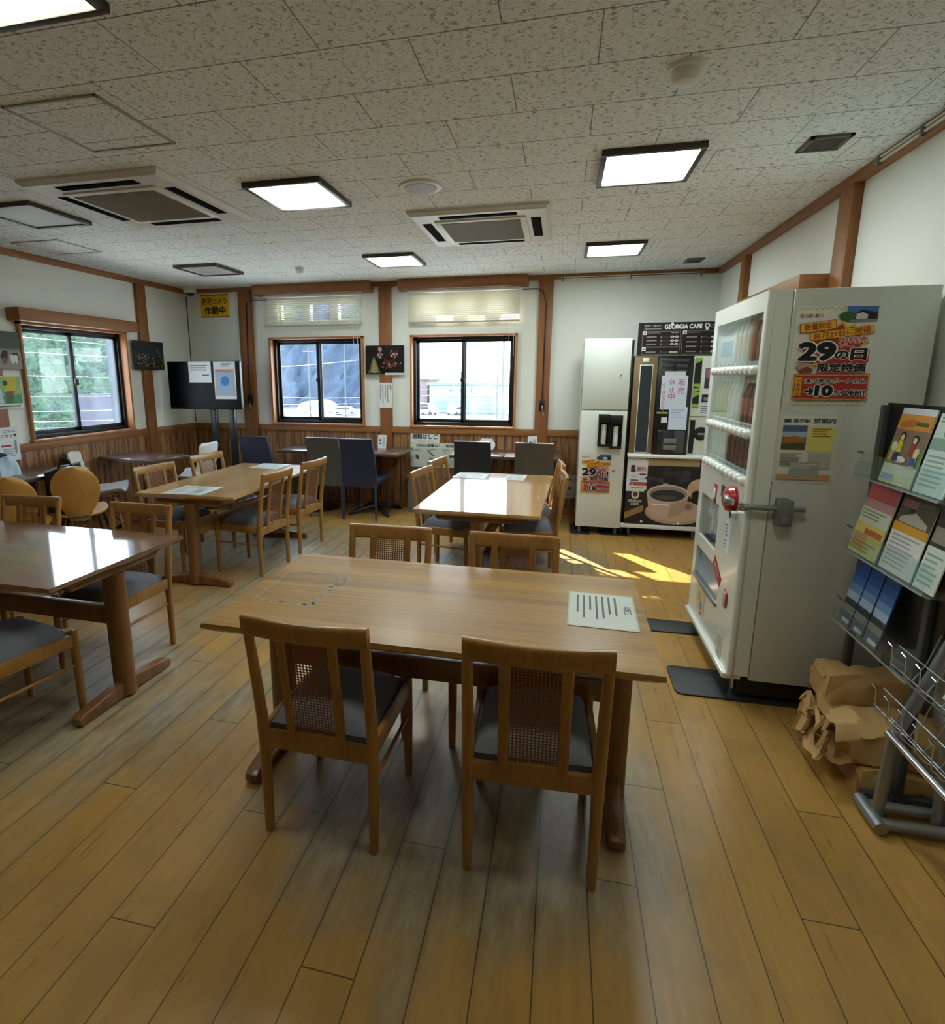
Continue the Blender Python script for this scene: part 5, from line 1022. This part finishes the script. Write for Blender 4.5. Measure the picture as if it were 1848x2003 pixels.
f = Flat(.155, .205, '#cbd6ec'); f.lines(.12, .5, .88, .92, 4, '#8a94ac', .25); f.place('paper_notice', (.966, CY - .0225, 1.055), *BACK, None, 'white note with faint blue handwriting overlapping the red handwritten notice', 'notice', 'papers on the coffee machine')
f = Flat(.155, .285, '#d8dadf'); f.rect(0, .14, 1, .26, '#a33a44'); f.rect(0, 0, 1, .14, '#d4d0c0'); f.text('1', .08, .60, .24, .82, '#5a2c44', .03); f.text('本', .25, .60, .36, .68, '#5a2c44', .01); f.text('無料!', .40, .62, .95, .78, '#a04868', .03); f.lines(.1, .42, .5, .52, 2, '#9aa0b0', .4); f.rect(.55, .5, .92, .55, '#4a4258'); f.rect(.05, .30, .5, .34, '#4a4258'); f.text('キャンペーン', .3, .18, .85, .22, '#d8c4c4', .0); f.disc(.15, .2, .008, '#d8dadf'); f.rect(.6, .32, .9, .46, '#c9ced8'); f.lines(.1, .03, .9, .1, 1, '#8a8678', .4)
f.place('campaign_poster', (.668, CY - .003, .475), *BACK, None, 'small red and white offer sheet on the lower left of the coffee machine', 'poster')

# ------------------------------------------------------------------ leaflet rack with acrylic trays
t = thing('leaflet_rack', 'dark leaflet rack with clear acrylic trays beside the drinks machine', 'rack', (1.30, 2.33, 0), world=True)
PG = simple('rack_grey', '#4c4c4e', .45, metal=.3)
for y in (2.59, 2.13):
    MB().box(1.236, 1.262, y, y + .03, .03, 1.42, 0, .003).build('upright', PG, t); MB().box(1.14, 1.44, y, y + .03, 0, .035, 0, .004).build('foot_bar', PG, t)
MB().box(1.256, 1.264, 2.07, 2.61, .50, 1.43, 0, .002).build('back_panel', BLACKP, t)
TZ = (1.145, .835, .522)
for z in TZ:
    b = MB(); b.box(1.168, 1.256, 2.03, 2.60, z - .006, z - .002); b.hexa([(1.166, 2.06, z - .004), (1.170, 2.06, z - .004), (1.170, 2.60, z - .004), (1.166, 2.60, z - .004), (1.186, 2.06, z + .088), (1.190, 2.06, z + .088), (1.190, 2.60, z + .088), (1.186, 2.60, z + .088)])
    b.box(1.168, 1.256, 2.597, 2.60, z - .006, z + .05); tr = b.build('acrylic_tray', ACRYL, t, smooth=False)
    MB().box(1.166, 1.17, 2.06, 2.60, z - .008, z - .003).build('tray_edge', simple('acrylic_edge', '#9aa0a0', .2, coat=1), tr, smooth=False)
    MB().cyl((1.19, 2.60, z + .085), (1.19, 2.635, z + .085), .005, None, 8).build('tray_peg', GREYM, tr)
    for y in ((2.28,) if z > .9 else (2.16, 2.40)): MB().box(1.175, 1.25, y, y + .003, z - .002, z + .075).build('tray_divider', ACRYL, tr, smooth=False)
def leaflet(label, y1, z, w, h, base, draw, group, dx0=1.186, dx1=1.236):
    f = Flat(w, h, base, .004); draw(f)
    return f.place('leaflet', (dx0, y1, z), (0, -1, 0), (dx1 - dx0, 0, .27), None, label, 'leaflet', group)
def d_people(f):
    f.rect(0, .0, 1, .14, '#c8c4a0'); f.rect(0, .14, 1, .26, '#cfd0c2'); f.rect(0, .26, 1, .80, '#7d6c58'); f.poly([(0, .26), (.3, .26), (.05, .6), (0, .6)], '#5d8a3c'); f.poly([(1, .26), (.7, .26), (.9, .5), (1, .5)], '#5d8a3c'); f.rect(0, .72, 1, .92, '#c98a3c'); f.rect(0, .92, 1, 1, '#c6cdd6'); f.poly([(.1, .8), (.4, .86), (.6, .84), (.5, .76), (.1, .74)], '#b06a2c'); f.rect(.55, .78, .9, .83, '#4c5a30'); f.rect(.06, .04, .45, .12, '#8ea8c8')
    for x, y, c, hc in ((.30, .58, '#c9c43a', '#3a2a22'), (.70, .56, '#a03434', '#3a2a22'), (.16, .44, '#b98a6a', '#d8d6d0'), (.86, .40, '#cdb78a', '#c9b28a')):
        f.poly([(x - .08, y - .16), (x + .08, y - .16), (x + .06, y), (x - .06, y)], c); f.disc(x, y + .05, .017, hc); f.disc(x, y + .035, .011, '#dcc4a0')
    f.disc(.45, .33, .035, '#d4d4d0', .012); f.poly([(.2, .30), (.4, .3), (.36, .42), (.22, .40)], '#34406a'); f.poly([(.75, .28), (.95, .28), (.9, .38), (.78, .38)], '#34509a')
def d_green(f): f.rect(0, .55, 1, .7, '#7fa394'); f.lines(.08, .08, .9, .5, 7, '#8aa49c', .4); f.disc(.5, .8, .03, '#5d7a70'); f.lines(.1, .88, .9, .97, 2, '#6a8a80', .4)
def d_red(f): f.rect(0, .78, 1, 1, '#b05a64'); f.text('おうえん', .12, .80, .9, .9, '#d8583c', .03); f.rect(0, .66, 1, .78, '#b98a8c'); f.rect(0, .44, 1, .66, '#c9cabb'); f.lines(.05, .5, .9, .64, 3, '#7a8a6a', .4); f.rect(0, .22, 1, .44, '#cfc46a'); f.rect(.35, .3, .95, .38, '#c0603c'); f.rect(.05, .08, .5, .3, '#d09a6a'); f.lines(.05, .04, .95, .2, 3, '#9a8a4a', .5)
def d_orange(f): f.rect(0, .62, 1, 1, '#574c40'); f.poly([(.1, .7), (.5, .8), (.9, .7), (.9, .64), (.1, .64)], '#a8a49a'); f.rect(.3, .78, .45, .95, '#2a2420'); f.rect(.05, .84, .5, .94, '#8a5a5a'); f.rect(0, .52, 1, .63, '#c8922e'); f.lines(.08, .06, .92, .5, 8, '#9a9ca0', .35)
def d_photo(f): f.rect(0, .55, 1, 1, '#3c3a30'); f.rect(.05, .6, .95, .8, '#8a8678'); f.lines(.1, .06, .9, .48, 6, '#8ea49a', .4)
def d_sky(f):
    for k, c in enumerate(('#2a4a86', '#33569a', '#4468a8', '#6a88b8', '#9fb0c8')): f.rect(0, .88 - k * .12, 1, 1.0 - k * .12 if k else 1, c)
    f.poly([(0, .34), (.2, .40), (.4, .35), (.6, .41), (.8, .36), (1, .40), (1, .28), (0, .28)], '#3c3a34'); f.rect(0, .18, 1, .30, '#8a8474'); f.rect(0, 0, 1, .19, '#5a5f68'); f.rect(.3, .03, .9, .09, '#d0d2d0')
leaflet('leaflet with a drawing of people at a table on the top acrylic tray', 2.455, TZ[0], .20, .278, '#cfd0c2', d_people, 'leaflets in the acrylic rack'); leaflet('pale green leaflet on the top acrylic tray at the picture edge', 2.235, TZ[0], .16, .27, '#c3d2cb', d_green, 'leaflets in the acrylic rack')
leaflet('red and yellow leaflet on the middle acrylic tray', 2.585, TZ[1], .205, .285, '#d2cf9c', d_red, 'leaflets in the acrylic rack', 1.180, 1.232); leaflet('leaflet with an orange scalloped band on the middle acrylic tray', 2.365, TZ[1], .20, .285, '#d2d2cc', d_orange, 'leaflets in the acrylic rack'); leaflet('pale leaflet with a green band on the middle acrylic tray at the picture edge', 2.148, TZ[1], .11, .27, '#c9d4cc', d_photo, 'leaflets in the acrylic rack')
for k, (lab, y) in enumerate((('blue night sky leaflet on the lowest tray, next to the drinks machine', 2.592), ('blue night sky leaflet in the middle of three on the lowest tray', 2.490), ('blue night sky leaflet on the lowest tray, nearest the wire rack', 2.385))): leaflet(lab, y, TZ[2], .094, .27, '#30508c', d_sky, 'blue sky leaflets on the lowest tray')

# ------------------------------------------------------------------ silver wire rack in front
t = thing('wire_rack', 'silver tubular rack with wire shelves at the lower right edge', 'rack', (1.32, 1.7, 0), world=True)
for y0 in (2.03,):
    for dy in (.045, -.045): MB().tube([(1.115, y0 + dy, .03), (1.56, y0 + dy, .03)] if False else [(1.115, y0 + dy, .03), (1.485, y0 + dy, .03)], .019, 14).build('base_tube', SILVER, t)
    MB().cyl((1.115, y0 + .075, .03), (1.115, y0 - .075, .03), .022, None, 14).build('base_joint', SILVER, t)
    MB().tube([(1.135, y0, .03), (1.14, y0, .16), (1.143, y0, .29), (1.152, y0, .35), (1.172, y0, .42), (1.215, y0, .55), (1.30, y0, .83), (1.385, y0, 1.12)], .0185, 14).build('front_post', SILVER, t)
    MB().tube([(1.315, y0, .03), (1.30, y0, .30), (1.31, y0, .60), (1.36, y0, .98)], .0185, 14).build('rear_post', SILVER, t)
y0 = 1.35
for dy in (.045, -.045): MB().tube([(1.115, y0 + dy, .03), (1.485, y0 + dy, .03)], .019, 14).build('base_tube', SILVER, t)
MB().tube([(1.135, y0, .03), (1.143, y0, .29), (1.172, y0, .42), (1.215, y0, .55), (1.30, y0, .83), (1.385, y0, 1.12)], .0185, 14).build('front_post', SILVER, t)
MB().tube([(1.315, y0, .03), (1.30, y0, .30), (1.31, y0, .60), (1.36, y0, .98)], .0185, 14).build('rear_post', SILVER, t)
MB().cyl((1.128, 2.03, .345), (1.128, 1.35, .345), .013, None, 12).build('cross_bar', CHROME, t)
def wire_shelf(x, z, n=9):
    b = MB(); ya, yb = 2.035, 1.37; r = .0021
    b.tube([(x, ya, z), (x, yb, z)], r, 6); b.tube([(x + .055, ya, z - .045), (x + .055, yb, z - .045)], r, 6); b.tube([(x + .02, ya, z + .06), (x + .02, yb, z + .06)], r, 6)
    for k in range(n):
        y = ya - .03 - k * (ya - yb - .06) / (n - 1)
        b.tube([(x - .02, y + .018, z + .075), (x - .018, y, z + .07), (x - .012, y, z - .005), (x + .02, y, z - .035), (x + .055, y, z - .045), (x + .085, y, z + .02), (x + .11, y, z + .12)], r, 6)
    b.build('wire_shelf', CHROME, t)
wire_shelf(1.10, .60); wire_shelf(1.075, .445)
for lab, y1, z, dr, base in (('dark and white leaflet standing in the silver wire rack', 1.86, .58, d_photo, '#c9d0d4'), ('blue and grey leaflet lower in the silver wire rack', 1.74, .43, d_green, '#aeb8c6')):
    leaflet(lab, y1, z, .10, .21, base, dr, 'leaflets in the wire rack', 1.155, 1.225)

# ------------------------------------------------------------------ brown paper bags under the rack
def paper_bag(label, x0, x1, y0, y1, z0, z1, seed, mouth, crush=.012):
    rr = random.Random(seed); cx, cy, cz = (x0 + x1) / 2, (y0 + y1) / 2, z0; t = thing('paper_bag', label, 'paper bag', (cx, cy, z0), group='brown paper bags under the leaflet rack', world=True)
    W, D, Hh = (x1 - x0), (y1 - y0), (z1 - z0); ph = [rr.uniform(0, 6) for _ in range(8)]
    def sk(u, v):                                   # u round the section (y-z), v along x
        a = 2 * math.pi * u; c, s_ = math.cos(a), math.sin(a); e = .38
        yy = math.copysign(abs(c) ** e, c) * D / 2; zz = math.copysign(abs(s_) ** e, s_) * Hh / 2 + Hh / 2
        k = 1 - .15 * max(0, v - .85) / .15; near = max(0, .30 - v) / .30
        wr = crush * (1 + 2.2 * near) * (math.sin(9 * u * 6.28 / 2 + 11 * v + ph[0]) + .7 * math.sin(17 * u + 23 * v + ph[1]) + .6 * math.sin(31 * u - 19 * v + ph[2]))
        zz = zz * k; return (x0 + W * v + wr * .6, cy + yy * k + wr, max(z0 + .001, z0 + zz + (wr if zz > .02 else 0)))
    MB().grid(sk, 36, 26, 0).build('bag_skin', KRAFT, t, smooth=True, angle=18)
    b = MB(); b.prism([(cy + D / 2 * .9 * math.copysign(abs(math.cos(2 * math.pi * k / 20)) ** .38, math.cos(2 * math.pi * k / 20)), z0 + Hh / 2 + Hh / 2 * .88 * math.copysign(abs(math.sin(2 * math.pi * k / 20)) ** .38, math.sin(2 * math.pi * k / 20))) for k in range(20)], x1 - .02, x1 - .012, 'yz'); b.build('bag_bottom', KRAFT, t)
    if mouth:
        def mo(u, v):
            a = 2 * math.pi * u; p = Vector(sk(u, .0)); q = Vector((x0 - .03, cy, z0 + Hh * .5)); j = .016 * math.sin(13 * a + ph[3]) + .012 * math.sin(7 * a + ph[4]); r = p.lerp(q, .0 if v < .5 else .35)
            return (r.x + (-.045 * (1 - v) + j), r.y + j * .7, max(z0 + .002, r.z + j))
        MB().grid(mo, 40, 3, 0).build('bag_mouth', KRAFT, t, angle=14)
    else:
        MB().hexa([(x0 - .006, y0 - .01, z1 - .12), (x0 + .015, y0 - .012, z1 - .12), (x0 + .015, y1 - .01, z1 - .10), (x0 - .006, y1 - .01, z1 - .10), (x0 + .01, y0 - .006, z1 + .004), (x0 + .13, y0 + .02, z1 + .012), (x0 + .10, y1 - .01, z1 + .010), (x0 + .01, y1 - .01, z1 + .012)], 0, .004).build('folded_flap', KRAFT, t)
paper_bag('flat brown paper bag lying underneath the crumpled one', 1.145, 1.475, 2.19, 2.34, 0, .085, 3, False, .004)
paper_bag('crumpled brown paper bag with its torn mouth towards the aisle', 1.06, 1.475, 2.20, 2.42, .088, .235, 5, True, .005)
paper_bag('brown paper bag standing behind the crumpled one with a folded top', 1.10, 1.455, 2.425, 2.57, 0, .335, 7, False, .005)

# ------------------------------------------------------------------ outside
struct(MB().box(-320, 200, 84, 420, -5.4, -5.0).build('ground_far', simple('car_park_ground', '#444648', .9, var=.08, vscale=.2), smooth=False))
struct(MB().box(-320, 200, 6.8, 84, -5.4, -5.0).build('ground', simple('bounce_ground', '#b9b7b0', .9, var=.04, vscale=.2), smooth=False))  # unseen near ground, made pale to bounce daylight up to the ceiling
struct(MB().box(-320, -4.8, -120, 6.8, -5.4, -5.0).build('ground_side', MATS['bounce_ground'], smooth=False))  # same pale bounce surface, unseen, along the left side
struct(MB().box(-160, 90, 88, 98, -5.0, -4.95).build('road', simple('asphalt', '#34373a', .9, var=.06, vscale=.3), smooth=False))
def leaf_mat(name, a, b, sc):
    m = bpy.data.materials.new(name); t = NT(m); x, y, z = t.xyz(); v = t.vec(x, y, z); n = t.noise(v, sc, 4, .7); n2 = t.noise(v, sc * .22, 2)
    t.set(Base_Color=t.mix(t.m('ADD', t.m('MULTIPLY', t.step(n, .3, .7), .7), t.m('MULTIPLY', n2, .3)), lin(a), lin(b)), Roughness=.8); t.bump(n, 1.0, .4); return m
FOREST = leaf_mat('far_forest', '#0b1622', '#22364a', .35); BUSH = leaf_mat('near_foliage', '#13251c', '#4a6440', 2.2)
import mathutils
nz = mathutils.noise.noise
def hillm(name, x0, x1, y0, y1, fn, nu, nv, amp, fr, mat, kind='structure'):
    b = MB()
    def P(u, v):
        x, y = x0 + (x1 - x0) * u, y0 + (y1 - y0) * v; z = fn(x, y); d = nz(Vector((x * fr, y * fr, z * fr))) + .6 * nz(Vector((x * fr * 2.3, y * fr * 2.3, z * fr * 2.3))); return (x + d * amp * .5, y - d * amp * .4, z + d * amp)
    b.grid(P, nu, nv); o = b.build(name, mat, angle=80); o['kind'] = kind; return o
ss = lambda t: max(0, min(1, t)) ** 2 * (3 - 2 * max(0, min(1, t)))
hillm('forest_hill', -150, -28, 112, 200, lambda x, y: -6 + 52 * ss((y - 112) / 62) * ss((-x / y - .285) / .05), 130, 70, 2.6, .33, FOREST)
hillm('low_hills', -160, 140, 300, 400, lambda x, y: -8 + 12 * ss((y - 300) / 60) + 3 * math.sin(x * .05) * ss((y - 300) / 60), 80, 12, 1.5, .1, FOREST)
hillm('wooded_bank', -46, -16, 4, 44, lambda x, y: -5 + 16 * ss((-16 - x) / 22), 90, 120, .9, .8, BUSH)
# leaves on the bank
b = MB(); rr = random.Random(21)
for k in range(5200):
    x, y = rr.uniform(-34, -17), rr.uniform(8, 36); z = -5 + 16 * ss((-16 - x) / 22) + rr.uniform(.1, 1.5); s_ = rr.uniform(.10, .26); a = Vector((rr.uniform(-1, 1), rr.uniform(-1, 1), rr.uniform(-1, 1))).normalized() * s_; c_ = a.orthogonal().normalized() * s_ * .6; p = Vector((x, y, z))
    if y > -x * .97 and y < 20.2: continue
    b.bm.faces.new([b.bm.verts.new(p + q) for q in (a, c_, -a, -c_)])
b.flat = True; o = b.build('bank_foliage', BUSH, smooth=False); o['kind'] = 'stuff'; o['label'] = 'tangled green foliage on the bank outside the left window'; o['category'] = 'foliage'
tag(MB().hexa([(-19.4, 19.2, -5), (-15.6, 19.0, -5), (-15.6, 19.4, -5), (-19.4, 19.6, -5), (-19.4, 19.2, .85), (-15.6, 19.0, .95), (-15.6, 19.4, .95), (-19.4, 19.6, .85)]).build('retaining_wall', simple('weathered_concrete', '#4d4954', .9, var=.1, vscale=1.2), smooth=False), 'grey concrete retaining wall outside the left window', 'wall')
def pole(label, x, y, top, r=.14, arm=True):
    t = thing('utility_pole', label, 'pole', (x, y, -5), world=True, group='utility poles outside the windows'); MB().tube([(x, y, -5), (x, y, top)], [r, r * .7], 10).build('pole_shaft', simple('pole_concrete', '#3a3f44', .8), t)
    if arm: MB().box(x - .8, x + .8, y - .05, y + .05, top - .8, top - .68).build('cross_arm', GREYM, t)
def at(px_ratio, y): return px_ratio * y
pole('pale utility pole outside the right side of the left window', -14.9, 16.5, 6.5, .12); pole('utility pole seen through the left pane of the left back window', -36.2, 78, 6.0, .13); pole('utility pole seen through the right pane of the left back window', -29.8, 76, 7.0, .12)
pole('thin utility pole on the right in the right back window', -9.2, 84, 5.5, .17); pole('utility pole beside the right edge of the right back window', -7.2, 72, 7.5, .2)
t = thing('street_lamp', 'street lamp seen through the left pane of the right back window', 'lamp post', (-17.6, 94, -5), world=True); MB().tube([(-17.6, 94, -5), (-17.6, 94, 3.1)], .12, 8).build('lamp_post', GREYM, t); MB().tube([(-17.6, 94, 3.0), (-18.3, 94, 3.25), (-19.1, 94, 3.3)], .09, 8).build('lamp_arm', GREYM, t); MB().box(-19.8, -19.0, 93.8, 94.2, 3.2, 3.4).build('lamp_head', GREYM, t)
WIRE = simple('pale_wire', '#5a6064', .5)
def wire(label, a, b_, sag, r): 
    a, b_ = Vector(a), Vector(b_); tag(MB().tube([tuple(a.lerp(b_, k / 14) - Vector((0, 0, sag * 4 * (k / 14) * (1 - k / 14)))) for k in range(15)], r, 5).build('overhead_wire', WIRE), label, 'wire', 'overhead wires outside the windows')
for k, (z0, z1) in enumerate(((3.1, 2.5), (2.55, 2.2), (1.75, 1.55), (1.05, .95), (.55, .45), (.25, .05), (.05, -.2), (-.75, -1.35))): wire('overhead wire crossing outside the left window', (-19, 12.2, z0), (-12.6, 21.5, z1), .12, .009)
for k, (z0, z1) in enumerate(((2.8, 4.6), (-1.2, -.9), (-2.3, -1.6), (-3.0, -3.4))): wire('overhead wire crossing outside the left back window', (-45, 76, z0), (-20, 74, z1), .3, .032)
for k, (z0, z1) in enumerate(((-1.1, .2), (-2.7, -1.2), (-.2, 1.0))): wire('overhead wire crossing outside the right back window', (-24, 78, z0), (-4, 76, z1), .3, .03)
def car(label, x, y, rot, col, L=4.2, Hh=1.5, van=False):
    prof = [(-L / 2, .35), (-L / 2, .85), (-L / 2 + .1, 1.05), (-L / 2 + .25, Hh) if van else (-L / 2 + .55, Hh), (L / 2 - 1.3, Hh), (L / 2 - .75 if not van else L / 2 - .5, 1.0), (L / 2 - .05, .85), (L / 2, .35)]
    b = MB(); b.prism(prof, -.8, .8, 'xz', 0, .06); w0 = prof[3][0] + .12; b.box(w0, L / 2 - 1.25, -.82, .82, 1.0, Hh - .12, 1); b.hexa([(L / 2 - 1.22, -.65, Hh - .08), (L / 2 - .85, -.65, 1.02), (L / 2 - .85, .65, 1.02), (L / 2 - 1.22, .65, Hh - .08), (L / 2 - 1.18, -.65, Hh - .04), (L / 2 - .78, -.65, 1.04), (L / 2 - .78, .65, 1.04), (L / 2 - 1.18, .65, Hh - .04)], 1)
    for sx in (-1, 1):
        for sy in (-1, 1): b.cyl((sx * L * .31, sy * .62, .32), (sx * L * .31, sy * .84, .32), .32, None, 14, 2)
    o = b.build('parked_car', [simple('car_' + col.strip('#'), col, .3, var=0, coat=1), simple('car_glass', '#20262c', .1, var=0), RUBBER]); o.location = (x, y, -5); o.rotation_euler = (0, 0, rot); return tag(o, label, 'car', 'cars outside the windows')
car('white car outside the left back window', -36.9, 94, R(8), '#d9dcdd'); car('white van outside the right back window in front of the shop', -23.3, 98.6, R(-25), '#dfe1e1', 4.4, 2.0, True); car('silver car beside the white van outside the right back window', -18.2, 99, R(80), '#aab2b8'); car('dark blue car left of the white van', -27.2, 98, R(80), '#3c4a66'); car('grey car outside the right pane of the right back window', -7.0, 97, R(10), '#9aa0a4')
t = thing('shop_building', 'pale low shop building with a long sign outside the right back window', 'building', (-16, 110, -5), world=True); SH = simple('shop_wall', '#7b8786', .8, var=.02)
MB().box(-24.5, -2, 106, 116, -5, .1).build('wall', SH, t, smooth=False); MB().box(-25, -1.5, 105.5, 116.5, .1, .5).build('roof', simple('shop_roof', '#5c6668', .7), t, smooth=False)
f = Flat(11, 2.0, '#7b8a88', .05); f.text('くらし', .25, .25, .75, .8, '#35605c', .02); f.place('sign_board', (-23.4, 105.9, -2.0), *BACK, t)
for k in range(5): MB().box(-23.5 + k * 4.1, -21 + k * 4.1, 105.9, 106.02, -4.4, -2.6).build('window', simple('shop_window', '#6a7c88', .15, var=0), t, smooth=False)
t = thing('shop_building', 'pinkish building with a toilet sign at the left of the right back window', 'building', (-31, 112, -5), world=True); MB().box(-36, -25.4, 108, 118, -5, .9).build('wall', simple('pinkish_wall', '#6e5c58', .8, var=.03), t, smooth=False); MB().box(-36.5, -25, 107.5, 118.5, .9, 1.2).build('roof', simple('brown_roof', '#4a3e3a', .7), t, smooth=False)
f = Flat(2.2, 2.0, '#9aa0a0', .05); f.disc(.3, .78, .16, '#3c4a52'); f.rect(.2, .25, .4, .65, '#3c4a52'); f.disc(.7, .78, .16, '#3c4a52'); f.poly([(.56, .25), (.84, .25), (.74, .66), (.66, .66)], '#3c4a52'); f.place('toilet_sign', (-29.0, 107.9, -2.4), *BACK, t)
tag(MB().prism([(-2.6, 0), (-2.6, 1.0), (-2.0, 1.7), (-1.0, 2.1), (0, 2.25), (1.0, 2.1), (2.0, 1.7), (2.6, 1.0), (2.6, 0)], 0, 7, 'xz', 0).build('white_shelter', simple('white_sheet_roof', '#a4a8a8', .6, var=.01), None, (-45.5, 98, -5)), 'white round-topped shelter outside the left pane of the left back window', 'shelter')
t = thing('sun_blocker_tree', 'unseen leafy tree added outside to keep sun off the left-hand windows', 'tree', (-7.3, 9.25, -5), world=True); MB().tube([(-7.3, 9.25, -5), (-7.25, 9.3, 0), (-7.3, 9.25, 4.2)], [.22, .17, .08], 10).build('trunk', simple('bark', '#5a4a3a', .9, var=.1, vscale=8), t)  # out-of-view tree, added and shaped to block sun at the two left-hand windows
b = MB()
for k in range(9000):
    d = Vector((rr.gauss(0, 1), rr.gauss(0, 1), rr.gauss(0, 1))).normalized() * rr.random() ** .33; p = Vector((-7.3 + d.x * 2.2, 9.25 + d.y * 2.2, 5.1 + d.z * 1.8)); s_ = rr.uniform(.09, .17); a = Vector((rr.uniform(-1, 1), rr.uniform(-1, 1), rr.uniform(-1, 1))).normalized() * s_; c_ = a.orthogonal().normalized() * s_ * .6
    b.bm.faces.new([b.bm.verts.new(p + q) for q in (a, c_, -a, -c_)])
b.flat = True; b.build('crown', BUSH, t, smooth=False)
